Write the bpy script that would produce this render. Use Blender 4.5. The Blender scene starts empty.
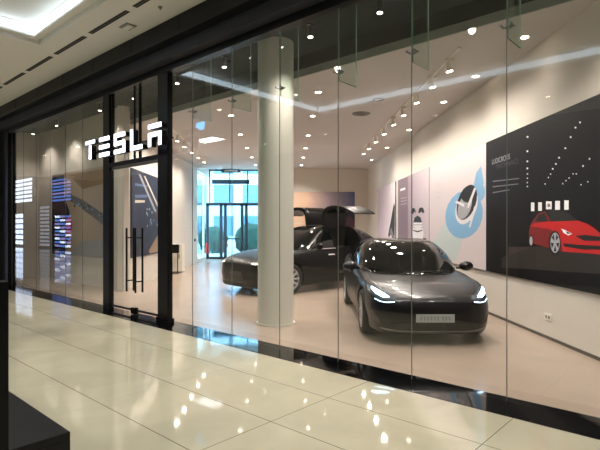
import bpy, bmesh, math, random
from mathutils import Vector, Matrix
from mathutils.bvhtree import BVHTree
C = bpy.context.scene.collection
random.seed(4)
R = math.radians
TH = R(46.3)                      # the storefront runs 46.3 degrees off the showroom walls
UX, UY = -math.sin(TH), math.cos(TH)
NX, NY = math.cos(TH), math.sin(TH)
def P(n, u, z=0.0):               # storefront frame -> world
    return Vector((n*NX+u*UX, n*NY+u*UY, z))

# ---------------------------------------------------------------- materials
def lin(c):
    return tuple((v/255/12.92 if v/255 <= .04045 else ((v/255+.055)/1.055)**2.4) for v in c)+(1,)
MATS = {}
def mat(name, rgb, rough=.5, metal=0, emit=0, ergb=None, noise=0, nscale=5, bump=0, coat=0, spec=.5):
    if name in MATS: return MATS[name]
    m = bpy.data.materials.new(name); m.use_nodes = True
    nt = m.node_tree; b = nt.nodes['Principled BSDF']
    c = lin(rgb)
    b.inputs['Base Color'].default_value = c
    b.inputs['Roughness'].default_value = rough
    b.inputs['Metallic'].default_value = metal
    b.inputs['Coat Weight'].default_value = coat
    b.inputs['Coat Roughness'].default_value = .03
    b.inputs['Specular IOR Level'].default_value = spec
    if emit:
        b.inputs['Emission Color'].default_value = lin(ergb or rgb)
        b.inputs['Emission Strength'].default_value = emit
    if noise or bump:
        tc = nt.nodes.new('ShaderNodeTexCoord'); n = nt.nodes.new('ShaderNodeTexNoise')
        n.inputs['Scale'].default_value = nscale; n.inputs['Detail'].default_value = 4
        nt.links.new(tc.outputs['Object'], n.inputs['Vector'])
        if noise:
            mx = nt.nodes.new('ShaderNodeMix'); mx.data_type = 'RGBA'
            mx.inputs[6].default_value = tuple(v*(1-noise) for v in c[:3])+(1,)
            mx.inputs[7].default_value = tuple(min(1, v*(1+noise)) for v in c[:3])+(1,)
            nt.links.new(n.outputs['Fac'], mx.inputs[0]); nt.links.new(mx.outputs[2], b.inputs['Base Color'])
        if bump:
            bp = nt.nodes.new('ShaderNodeBump'); bp.inputs['Strength'].default_value = bump
            bp.inputs['Distance'].default_value = .01
            nt.links.new(n.outputs['Fac'], bp.inputs['Height']); nt.links.new(bp.outputs['Normal'], b.inputs['Normal'])
    MATS[name] = m
    return m

def glass_mat(name, tint, ior=1.5, rough=0.0):
    m = bpy.data.materials.new(name); m.use_nodes = True; nt = m.node_tree
    nt.nodes.clear()
    out = nt.nodes.new('ShaderNodeOutputMaterial'); mix = nt.nodes.new('ShaderNodeMixShader')
    tr = nt.nodes.new('ShaderNodeBsdfTransparent'); gl = nt.nodes.new('ShaderNodeBsdfGlossy')
    fr = nt.nodes.new('ShaderNodeFresnel'); geo = nt.nodes.new('ShaderNodeNewGeometry')
    fr.inputs['IOR'].default_value = ior
    # a single pane face: same reflectance from either side
    ior_n = nt.nodes.new('ShaderNodeMix'); ior_n.data_type = 'FLOAT'
    nt.links.new(geo.outputs['Backfacing'], ior_n.inputs[0])
    ior_n.inputs[2].default_value = ior; ior_n.inputs[3].default_value = 1/ior
    nt.links.new(ior_n.outputs[0], fr.inputs['IOR'])
    tr.inputs['Color'].default_value = tint; gl.inputs['Roughness'].default_value = rough
    nt.links.new(fr.outputs[0], mix.inputs[0]); nt.links.new(tr.outputs[0], mix.inputs[1])
    nt.links.new(gl.outputs[0], mix.inputs[2]); nt.links.new(mix.outputs[0], out.inputs[0])
    return m

def tile_mat():
    m = bpy.data.materials.new('polished_tile'); m.use_nodes = True; nt = m.node_tree
    b = nt.nodes['Principled BSDF']; L = nt.links.new; N = nt.nodes.new
    tc = N('ShaderNodeTexCoord'); sep = N('ShaderNodeSeparateXYZ'); L(tc.outputs['Object'], sep.inputs[0])
    def seam(out, off, pitch, half):
        a = N('ShaderNodeMath'); a.operation = 'SUBTRACT'; L(out, a.inputs[0]); a.inputs[1].default_value = off
        d = N('ShaderNodeMath'); d.operation = 'DIVIDE'; L(a.outputs[0], d.inputs[0]); d.inputs[1].default_value = pitch
        r = N('ShaderNodeMath'); r.operation = 'ROUND'; L(d.outputs[0], r.inputs[0])
        s = N('ShaderNodeMath'); s.operation = 'SUBTRACT'; L(d.outputs[0], s.inputs[0]); L(r.outputs[0], s.inputs[1])
        ab = N('ShaderNodeMath'); ab.operation = 'ABSOLUTE'; L(s.outputs[0], ab.inputs[0])
        lt = N('ShaderNodeMath'); lt.operation = 'LESS_THAN'; L(ab.outputs[0], lt.inputs[0]); lt.inputs[1].default_value = half/pitch
        return lt.outputs[0], r.outputs[0]
    s1, i1 = seam(sep.outputs[0], 2.055, .755, .0035)
    s2, i2 = seam(sep.outputs[1], 1.41, 1.46, .003)
    near = N('ShaderNodeMath'); near.operation = 'LESS_THAN'; L(i2, near.inputs[0]); near.inputs[1].default_value = 1.5
    wt = N('ShaderNodeMath'); wt.operation = 'MULTIPLY_ADD'; L(near.outputs[0], wt.inputs[0]); wt.inputs[1].default_value = .8; wt.inputs[2].default_value = .2
    s2m = N('ShaderNodeMath'); s2m.operation = 'MULTIPLY'; L(s2, s2m.inputs[0]); L(wt.outputs[0], s2m.inputs[1]); s2 = s2m.outputs[0]
    mx = N('ShaderNodeMath'); mx.operation = 'MAXIMUM'; L(s1, mx.inputs[0]); L(s2, mx.inputs[1])
    no = N('ShaderNodeTexNoise'); no.inputs['Scale'].default_value = 1.3; no.inputs['Detail'].default_value = 6
    no.inputs['Distortion'].default_value = 1.2; L(tc.outputs['Object'], no.inputs['Vector'])
    cr = N('ShaderNodeValToRGB'); cr.color_ramp.elements[0].position = .3; cr.color_ramp.elements[1].position = .7
    cr.color_ramp.elements[0].color = lin((194, 188, 165)); cr.color_ramp.elements[1].color = lin((208, 202, 178))
    L(no.outputs['Fac'], cr.inputs[0])
    mc = N('ShaderNodeMix'); mc.data_type = 'RGBA'; L(mx.outputs[0], mc.inputs[0]); L(cr.outputs[0], mc.inputs[6])
    mc.inputs[7].default_value = lin((92, 84, 66)); L(mc.outputs[2], b.inputs['Base Color'])
    b.inputs['Roughness'].default_value = .045; b.inputs['IOR'].default_value = 1.52
    return m

def gradient_mat(name, stops, axis=0, length=1.0, noise=0.0, nscale=2.0, rough=.6):
    m = bpy.data.materials.new(name); m.use_nodes = True; nt = m.node_tree
    b = nt.nodes['Principled BSDF']; L = nt.links.new; N = nt.nodes.new
    tc = N('ShaderNodeTexCoord'); sep = N('ShaderNodeSeparateXYZ'); L(tc.outputs['Object'], sep.inputs[0])
    d = N('ShaderNodeMath'); d.operation = 'DIVIDE'; L(sep.outputs[axis], d.inputs[0]); d.inputs[1].default_value = length
    src = d.outputs[0]
    if noise:
        no = N('ShaderNodeTexNoise'); no.inputs['Scale'].default_value = nscale; no.inputs['Detail'].default_value = 5
        L(tc.outputs['Object'], no.inputs['Vector'])
        s = N('ShaderNodeMath'); s.operation = 'MULTIPLY_ADD'; L(no.outputs['Fac'], s.inputs[0]); s.inputs[1].default_value = noise
        L(src, s.inputs[2]); s2 = N('ShaderNodeMath'); s2.operation = 'SUBTRACT'; L(s.outputs[0], s2.inputs[0]); s2.inputs[1].default_value = noise*.5
        src = s2.outputs[0]
    cr = N('ShaderNodeValToRGB'); L(src, cr.inputs[0])
    e = cr.color_ramp.elements
    while len(e) < len(stops): e.new(.5)
    for k, (p, c) in enumerate(stops): e[k].position = p; e[k].color = lin(c)
    L(cr.outputs[0], b.inputs['Base Color']); b.inputs['Roughness'].default_value = rough
    return m

M = dict(
 black=mat('black_lacquer', (7, 8, 10), .35, spec=.25),
 panel=mat('black_cladding', (9, 10, 13), .45, noise=.1, spec=.25),
 rail=mat('dark_rail', (44, 44, 50), .5, spec=.3),
 granite=mat('black_granite', (9, 9, 11), .05, noise=.3, nscale=60, spec=.4),
 soffit=mat('dark_ceiling', (24, 34, 37), .9, spec=.1),
 white=mat('white_paint', (226, 220, 208), .75, noise=.02),
 wallp=mat('wall_paint', (212, 204, 194), .75, noise=.02),
 ceil=mat('ceiling_paint', (196, 190, 186), .85),
 mallceil=mat('mall_ceiling_paint', (214, 212, 204), .85),
 mallwall=mat('mall_wall_paint', (84, 80, 74), .7, noise=.05),
 floor=mat('concrete_tile', (166, 148, 134), .22, noise=.13, nscale=1.6, spec=.45),
 column=mat('column_paint', (206, 204, 194), .5),
 steel=mat('brushed_steel', (120, 120, 120), .3, 1),
 chrome=mat('chrome', (225, 225, 228), .12, 1),
 rubber=mat('rubber', (16, 16, 17), .7),
 darkbox=mat('dark_box', (15, 14, 14), .5, spec=.3),
 slot=mat('slot_black', (12, 12, 12), .7),
 vent=mat('vent_grey', (120, 118, 112), .6),
 seal=mat('clear_seal', (104, 106, 100), .4),
 tile=tile_mat(),
)
GLASS = glass_mat('clear_glass', (.955, .975, .965, 1))
GLASS2 = glass_mat('far_glass', (.90, .96, 1, 1))
FIN = glass_mat('green_glass', (.90, .96, .93, 1))
FEDGE = mat('glass_edge_green', (30, 120, 92), .15, coat=1); FEDGE2 = mat('painted_edge_glint', (190, 214, 206), .1, coat=1)  # pale colour paints in the glint on the fins' back edges

# ---------------------------------------------------------------- mesh helpers
def bx(bm, x0, x1, y0, y1, z0, z1, mi=0, bevel=0, mtx=None):
    v = [bm.verts.new((x, y, z)) for x in (x0, x1) for y in (y0, y1) for z in (z0, z1)]
    fs = [(0, 1, 3, 2), (4, 6, 7, 5), (0, 4, 5, 1), (2, 3, 7, 6), (0, 2, 6, 4), (1, 5, 7, 3)]
    ff = [bm.faces.new([v[i] for i in f]) for f in fs]
    for f in ff: f.material_index = mi
    geo = set(v)
    if bevel:
        r = bmesh.ops.bevel(bm, geom=list({e for f in ff for e in f.edges}), offset=bevel, segments=2, affect='EDGES', profile=.6)
        geo = {x for f in r['faces'] for x in f.verts} | {x for x in v if x.is_valid}
        for f in r['faces']: f.material_index = mi
    if mtx is not None: bmesh.ops.transform(bm, matrix=mtx, verts=list(geo))
    return bm
def cyl(bm, p0, p1, r0, r1=None, seg=20, mi=0, cap=True):
    r1 = r0 if r1 is None else r1
    p0 = Vector(p0); p1 = Vector(p1); d = (p1-p0).normalized()
    a = d.orthogonal().normalized(); b = d.cross(a)
    A = [bm.verts.new(p0+(a*math.cos(t)+b*math.sin(t))*r0) for t in [2*math.pi*i/seg for i in range(seg)]]
    B = [bm.verts.new(p1+(a*math.cos(t)+b*math.sin(t))*r1) for t in [2*math.pi*i/seg for i in range(seg)]]
    for i in range(seg):
        f = bm.faces.new((A[i], A[(i+1) % seg], B[(i+1) % seg], B[i])); f.material_index = mi
    if cap:
        bm.faces.new(A[::-1]).material_index = mi; bm.faces.new(B).material_index = mi
    return bm
def lathe(bm, prof, axis='z', seg=32, mi=0, close=False, at=(0, 0, 0)):
    rings = []
    for r, h in prof:
        ring = []
        for i in range(seg):
            t = 2*math.pi*i/seg
            if axis == 'z': p = (r*math.cos(t), r*math.sin(t), h)
            elif axis == 'y': p = (r*math.cos(t), h, r*math.sin(t))
            ring.append(bm.verts.new(Vector(p)+Vector(at)))
        rings.append(ring)
    n = len(rings)
    for k in range(n if close else n-1):
        A = rings[k]; B = rings[(k+1) % n]
        for i in range(seg):
            f = bm.faces.new((A[i], A[(i+1) % seg], B[(i+1) % seg], B[i])); f.material_index = mi
    if not close:
        for ring in (rings[0], rings[-1]):
            try: bm.faces.new(ring).material_index = mi
            except ValueError: pass
    return bm
def prism(bm, pts, z0, z1, mi=0):
    A = [bm.verts.new((p[0], p[1], z0)) for p in pts]; B = [bm.verts.new((p[0], p[1], z1)) for p in pts]
    bm.faces.new(A[::-1]).material_index = mi; bm.faces.new(B).material_index = mi
    n = len(pts)
    for i in range(n): bm.faces.new((A[i], A[(i+1) % n], B[(i+1) % n], B[i])).material_index = mi
    return bm
def vprism(bm, pts, y0, y1, mi=0):           # outline in x,z extruded along y
    A = [bm.verts.new((p[0], y0, p[1])) for p in pts]; B = [bm.verts.new((p[0], y1, p[1])) for p in pts]
    bm.faces.new(A).material_index = mi; bm.faces.new(B[::-1]).material_index = mi
    n = len(pts)
    for i in range(n): bm.faces.new((A[i], B[i], B[(i+1) % n], A[(i+1) % n])).material_index = mi
    return bm
def obj(name, bm, m, parent=None, loc=(0, 0, 0), rotz=0, smooth=None):
    bmesh.ops.recalc_face_normals(bm, faces=bm.faces)
    me = bpy.data.meshes.new(name); bm.to_mesh(me); bm.free()
    for x in (m if isinstance(m, (list, tuple)) else [m]): me.materials.append(x)
    if smooth is not None:
        me.polygons.foreach_set('use_smooth', [True]*len(me.polygons))
        me.set_sharp_from_angle(angle=R(smooth))
    o = bpy.data.objects.new(name, me); C.objects.link(o)
    o.location = loc; o.rotation_euler = (0, 0, rotz); o.parent = parent
    return o
def tag(o, label, cat, group=None):
    o['label'] = label; o['category'] = cat
    if group: o['group'] = group
    return o
def thing(name, label, cat, loc=(0, 0, 0), rotz=0, group=None):
    o = bpy.data.objects.new(name, None); C.objects.link(o); o.empty_display_size = .2
    o.location = loc; o.rotation_euler = (0, 0, rotz)
    return tag(o, label, cat, group)
def struct(name, bm, m, label, cat, parent=None, rotz=0, loc=(0, 0, 0), smooth=None):
    o = obj(name, bm, m, parent, loc, rotz, smooth)
    if parent is None:
        o['kind'] = 'structure'; o['label'] = label; o['category'] = cat
    return o
def dup(root, loc, rotz=None, label=None, group=None):
    r = root.copy(); C.objects.link(r); r.location = loc
    if rotz is not None: r.rotation_euler = (0, 0, rotz)
    if label: r['label'] = label
    if group: r['group'] = group
    for ch in list(root.children):
        c = ch.copy(); C.objects.link(c); c.parent = r
        for g in ch.children:
            d = g.copy(); C.objects.link(d); d.parent = c
    return r
NB = bmesh.new

# ---------------------------------------------------------------- the showroom shell
XL, XR, YB, YG = -4.15, 3.76, 22.5, 26.0
ZC, ZD, ZM = 4.35, 4.7, 4.85
corner = ((6.1*NY) and (-4.15, (6.1-NX*(-4.15))/NY))
def un_x(n, x): return (n*NX-x)/(-UX)         # u where the line n crosses the plane X = x
bm = NB(); prism(bm, [P(4.72, -.69)[:2], (XR, 26.2), (XL-.1, 26.2), corner, P(6.1, 17.2)[:2], P(4.72, 17.2)[:2]], -.1, 0)
struct('floor', bm, M['floor'], 'beige stone showroom floor behind the glass', 'floor')
bm = NB(); bx(bm, 4.23, 4.72, -8, 52, -.1, .002)
struct('trim_1', bm, M['granite'], 'polished black granite strip along the foot of the shopfront', 'threshold', rotz=TH)
bm = NB(); bx(bm, -6, 4.23, -8, 52, -.1, 0)
struct('floor_mall', bm, M['tile'], 'polished cream tiled floor of the mall concourse', 'floor', rotz=TH)
# right wall, back wall, left walls
bm = NB(); bx(bm, XR, XR+.2, 2.6, YG+.1, -.1, 4.8)
struct('wall_right', bm, M['wallp'], 'long cream showroom wall carrying the large posters', 'wall')
bm = NB(); bx(bm, XR-.008, XR, 3.0, YB, 0, .045)
struct('baseboard_right', bm, M['steel'], 'slim metal skirting at the foot of the right wall', 'skirting')
bm = NB(); bx(bm, -1.15, XR, YB, YB+.15, 0, 4.8)
struct('wall_back', bm, M['wallp'], 'cream back wall behind the parked cars', 'wall')
bm = NB(); bx(bm, -1.3, -1.15, YB, YG, 0, 4.8)
struct('wall_vestibule', bm, M['white'], 'white side wall of the glazed entrance bay', 'wall')
bm = NB(); bx(bm, XL-.15, XL, corner[1]+.02, 22.6, 0, 4.8); bx(bm, XL-.15, XL, 22.6, YG, 0, .15); bx(bm, XL-.15, XL, 22.6, YG, 4.3, 4.8)
struct('wall_left', bm, M['wallp'], 'cream left wall of the showroom with the dark poster', 'wall')
bm = NB(); bx(bm, 6.1, 6.25, un_x(6.1, XL)-.02, 17.2, 0, ZD)
struct('wall_angled', bm, M['wallp'], 'cream display wall parallel to the shopfront, left of the doors', 'wall', rotz=TH)
bm = NB(); bx(bm, 4.72, 6.25, 17.2, 17.35, 0, ZD)
struct('wall_end', bm, M['wallp'], 'narrow cream end wall of the display window', 'wall', rotz=TH)
# ceilings
uL, uR = un_x(6.55, XL), un_x(6.55, XR)
bm = NB(); prism(bm, [P(6.55, uR)[:2], (XR, YB+.15), (XL, YB+.15), P(6.55, uL)[:2]], ZC, ZC+.4)
struct('ceiling', bm, M['ceil'], 'pale showroom ceiling with recessed spotlights', 'ceiling')
bm = NB(); prism(bm, [(-1.15, YB), (-1.15, YG), (XL, YG), (XL, YB)], 4.72, 4.8)
struct('ceiling_vestibule', bm, M['ceil'], 'raised ceiling above the glazed entrance bay', 'ceiling')
bm = NB(); bx(bm, 6.50, 6.549, uR-.2, uL, 4.47, ZD)
struct('trim_10', bm, M['soffit'], 'black upper edge band where the dark ceiling steps down', 'bulkhead', rotz=TH)
bm = NB(); bx(bm, 6.52, 6.549, uR-.2, uL, ZC-.01, 4.47)
struct('trim_11', bm, mat('bulkhead_grey', (140, 146, 140), .7), 'pale grey edge band of the lower showroom ceiling', 'bulkhead', rotz=TH)
bm = NB(); bx(bm, 4.40, 6.56, uR-2.5, 17.35, ZD, ZD+.12); bx(bm, 4.44, 4.54, uR-2.5, 17.35, 4.54, ZD)
struct('ceiling_dark', bm, M['soffit'], 'dark ceiling band just inside the shopfront glass', 'ceiling', rotz=TH)
# column
bm = NB(); cyl(bm, (0, 0, 0), (0, 0, ZD), .3, seg=48); cyl(bm, (0, 0, 0), (0, 0, .03), .325, seg=48)
struct('column', bm, M['column'], 'round grey white column standing right behind the glass', 'column', loc=(-.19, 8.15, 0), smooth=40)
# linear joint in the column face
# ---------------------------------------------------------------- shopfront
bm = NB(); bx(bm, 4.23, 4.42, -8, 20, 4.58, 4.86)
k = -8.0
while k < 20:
    bx(bm, 4.222, 4.232, k+.01, k+1.41, 4.60, 4.84); k += 1.43
struct('trim_2', bm, M['panel'], 'black panelled fascia over the shopfront', 'fascia', rotz=TH)
bm = NB(); bx(bm, 4.19, 4.5, -8, 20, 4.53, 4.58)
struct('trim_3', bm, M['black'], 'thin black ledge under the fascia', 'ledge', rotz=TH)
bm = NB(); bx(bm, 4.36, 4.56, -8, 20, 4.34, 4.53)
struct('trim_4', bm, M['rail'], 'grey recessed rail beneath the fascia ledge', 'rail', rotz=TH)
bm = NB(); bx(bm, 4.53, 4.68, -8, 20, 4.23, 4.36)
struct('trim_5', bm, M['black'], 'black head frame holding the tops of the glass', 'frame', rotz=TH)
bm = NB(); bx(bm, 4.50, 4.72, 14.95, 15.7, 0, 4.25)
struct('trim_6', bm, M['black'], 'black pier at the left end of the shopfront', 'pier', rotz=TH)
bm = NB(); bx(bm, 4.3, 4.72, 15.7, 52, 0, 7.5)
struct('wall_front', bm, M['mallwall'], 'mall wall beyond the left end of the shopfront', 'wall', rotz=TH)
bm = NB(); bx(bm, 4.3, 4.72, -8, -.72, 0, 4.25)
struct('wall_front_right', bm, M['mallwall'], 'mall wall beyond the right end of the shopfront', 'wall', rotz=TH)
GN0, GN1 = 4.594, 4.606
edges_r = [-.70, -.37, .61, 1.59, 2.57, 3.55, 4.53, 5.51, 6.49, 7.12]
edges_l = [9.44, 10.48, 11.36, 12.25, 13.14, 14.03, 14.92]
wn = 0
ORD = ['first', 'second', 'third', 'fourth', 'fifth', 'sixth', 'seventh', 'eighth', 'ninth', 'tenth']
def pane(u0, u1, z0=.0, z1=4.24, fin=None, label=''):
    global wn
    wn += 1
    bm = NB(); bx(bm, GN0, GN1, u0+.004, u1-.004, z0+.004, z1)
    o = struct('window_%d' % wn, bm, GLASS, label, 'window', rotz=TH)
    if fin is not None:
        bm = NB(); bx(bm, GN0+.001, GN1-.001, fin-.0028, fin+.0028, z0, z1); obj('seal', bm, M['seal'], o)
        bm = NB(); bx(bm, 4.62, 4.97, fin-.007, fin+.007, 3.36, ZD)
        bm.faces.ensure_lookup_table(); bm.faces[0].material_index = 1; bm.faces[1].material_index = 2; bm.faces[4].material_index = 1
        obj('glass_fin', bm, [FIN, FEDGE, FEDGE2], o)
        bm = NB()
        for s in (-1, 1):
            cyl(bm, (4.57, fin+s*.045, 3.47), (4.585, fin+s*.045, 3.47), .014, seg=14)
            cyl(bm, (4.61, fin+s*.045, 3.47), (4.65, fin+s*.045, 3.47), .010, seg=12)
            cyl(bm, (4.65, fin+s*.055, 3.47), (4.65, fin+s*.02, 3.47), .008, seg=12)
            cyl(bm, (4.65, fin+s*.02, 3.47), (4.65, fin+s*.008, 3.47), .02, seg=14)
        obj('bolt_fitting', bm, M['steel'], o, smooth=40)
    return o
for i in range(len(edges_r)-1):
    pane(edges_r[i], edges_r[i+1], fin=edges_r[i+1] if i < len(edges_r)-2 else None, label='tall clear shopfront pane, %s to the right of the doors' % ORD[len(edges_r)-2-i])
for i in range(len(edges_l)-1):
    pane(edges_l[i], edges_l[i+1], fin=None, label='tall clear shopfront pane, %s to the left of the doors' % ORD[i])
    if i < len(edges_l)-2 or True:
        bm = NB(); bx(bm, GN0+.001, GN1-.001, edges_l[i+1]-.0035, edges_l[i+1]+.0035, 0, 4.24)
        obj('seal', bm, M['seal'], [o for o in C.objects if o.name == 'window_%d' % wn][0])
# door portal
bm = NB(); bx(bm, 4.55, 4.65, 7.13, 7.43, 0, 4.24); bx(bm, 4.53, 4.67, 7.11, 7.45, 0, .07)
struct('trim_7', bm, M['black'], 'black post to the right of the glass doors', 'post', rotz=TH)
bm = NB(); bx(bm, 4.55, 4.65, 9.19, 9.44, 0, 4.24)
struct('trim_8', bm, M['black'], 'black post to the left of the glass doors', 'post', rotz=TH)
bm = NB(); bx(bm, 4.55, 4.65, 7.43, 9.19, 2.79, 2.87)
struct('trim_9', bm, M['black'], 'black lintel bar over the glass doors', 'lintel', rotz=TH)
for k, (a, b) in enumerate(((7.45, 8.30), (8.30, 9.17))):
    w = pane(a, b, 2.87, 4.24, label=('right' if k == 0 else 'left')+' hand glass transom above the doors')
    bm = NB(); bx(bm, 4.58, 4.62, b-.015, b, 2.87, 4.24); obj('mullion', bm, M['black'], w)
    bm = NB(); bx(bm, 4.57, 4.63, (a+b)/2+(.22 if k == 0 else .38)-.005, (a+b)/2+(.22 if k == 0 else .38)+.005, 2.87, 4.24); obj('mullion', bm, M['black'], w)
for k, (a, b, hu, side) in enumerate(((7.47, 8.295, 8.14, 'right'), (8.305, 9.15, 8.46, 'left'))):
    bm = NB(); bx(bm, GN0, GN1, a, b, .10, 2.76)
    d = struct('door_%d' % (k+1), bm, GLASS, side+' leaf of the frameless glass entrance doors', 'door', rotz=TH)
    bm = NB(); bx(bm, 4.59, 4.61, a, b, .06, .10); bx(bm, 4.58, 4.62, a, b, 2.74, 2.775)
    obj('patch_rail', bm, M['steel'], d)
    bm = NB()
    for nn in (4.53, 4.67): cyl(bm, (nn, hu, .42), (nn, hu, 1.60), .018, seg=14)
    for z in (.62, 1.42): cyl(bm, (4.53, hu, z), (4.67, hu, z), .012, seg=12)
    obj('door_handle', bm, M['black'], d, smooth=40)
    if k == 0:
        bm = NB(); bx(bm, 4.565, 4.635, 8.22, 8.38, .012, .13, bevel=.006); obj('floor_lock', bm, M['black'], d)

# illuminated letters
FACE = mat('sign_face', (235, 240, 255), .4, emit=1.6, ergb=(226, 234, 255))
sign = thing('letter_sign', 'white illuminated letter sign above the glass entrance doors', 'sign', P(4.24, 6.75, 2.93), TH-math.pi/2)
def rot(p): return p
sh = {
 'T': [[(0, .82), (1, .82), (1, 1), (0, 1)], [(.4, 0), (.6, 0), (.6, .74), (.4, .74)]],
 'E': [[(0, .8), (1, .8), (1, 1), (0, 1)], [(0, .4), (1, .4), (1, .6), (0, .6)], [(0, 0), (1, 0), (1, .2), (0, .2)]],
 'S': [[(0, 1), (0, .4), (.8, .4), (.8, .2), (0, .2), (0, 0), (1, 0), (1, .6), (.2, .6), (.2, .8), (1, .8), (1, 1)]],
 'L': [[(0, 1), (0, 0), (1, 0), (1, .2), (.2, .2), (.2, 1)]],
 'A': [[(0, .8), (1, .8), (1, 1), (0, 1)], [(0, 0), (.2, 0), (.2, .42), (.8, .42), (.8, 0), (1, 0), (1, .62), (0, .62)]],
}
# local x runs left to right as read (falling u), y points into the shop
S0 = 9.60-6.75
for k, ch in enumerate('TESLA'):
    x0 = -S0+.09+k*.578; W, Hh = .385, .36
    bm = NB(); bf = NB()
    for poly in sh[ch]:
        pts = [(x0+a*W, b*Hh) for a, b in poly]
        vprism(bm, pts, 0.0, .10); vprism(bf, pts, -.012, -.0005)
    l = obj('letter', bm, M['black'], sign); l['label'] = 'letter '+ch
    f = obj('letter_face', bf, FACE, l)
bm = NB(); bx(bm, -2.75, -.1, .10, .25, .13, .155); bx(bm, -2.5, -2.47, .10, .25, .155, .2)
obj('mounting_rail', bm, M['black'], sign)

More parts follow.
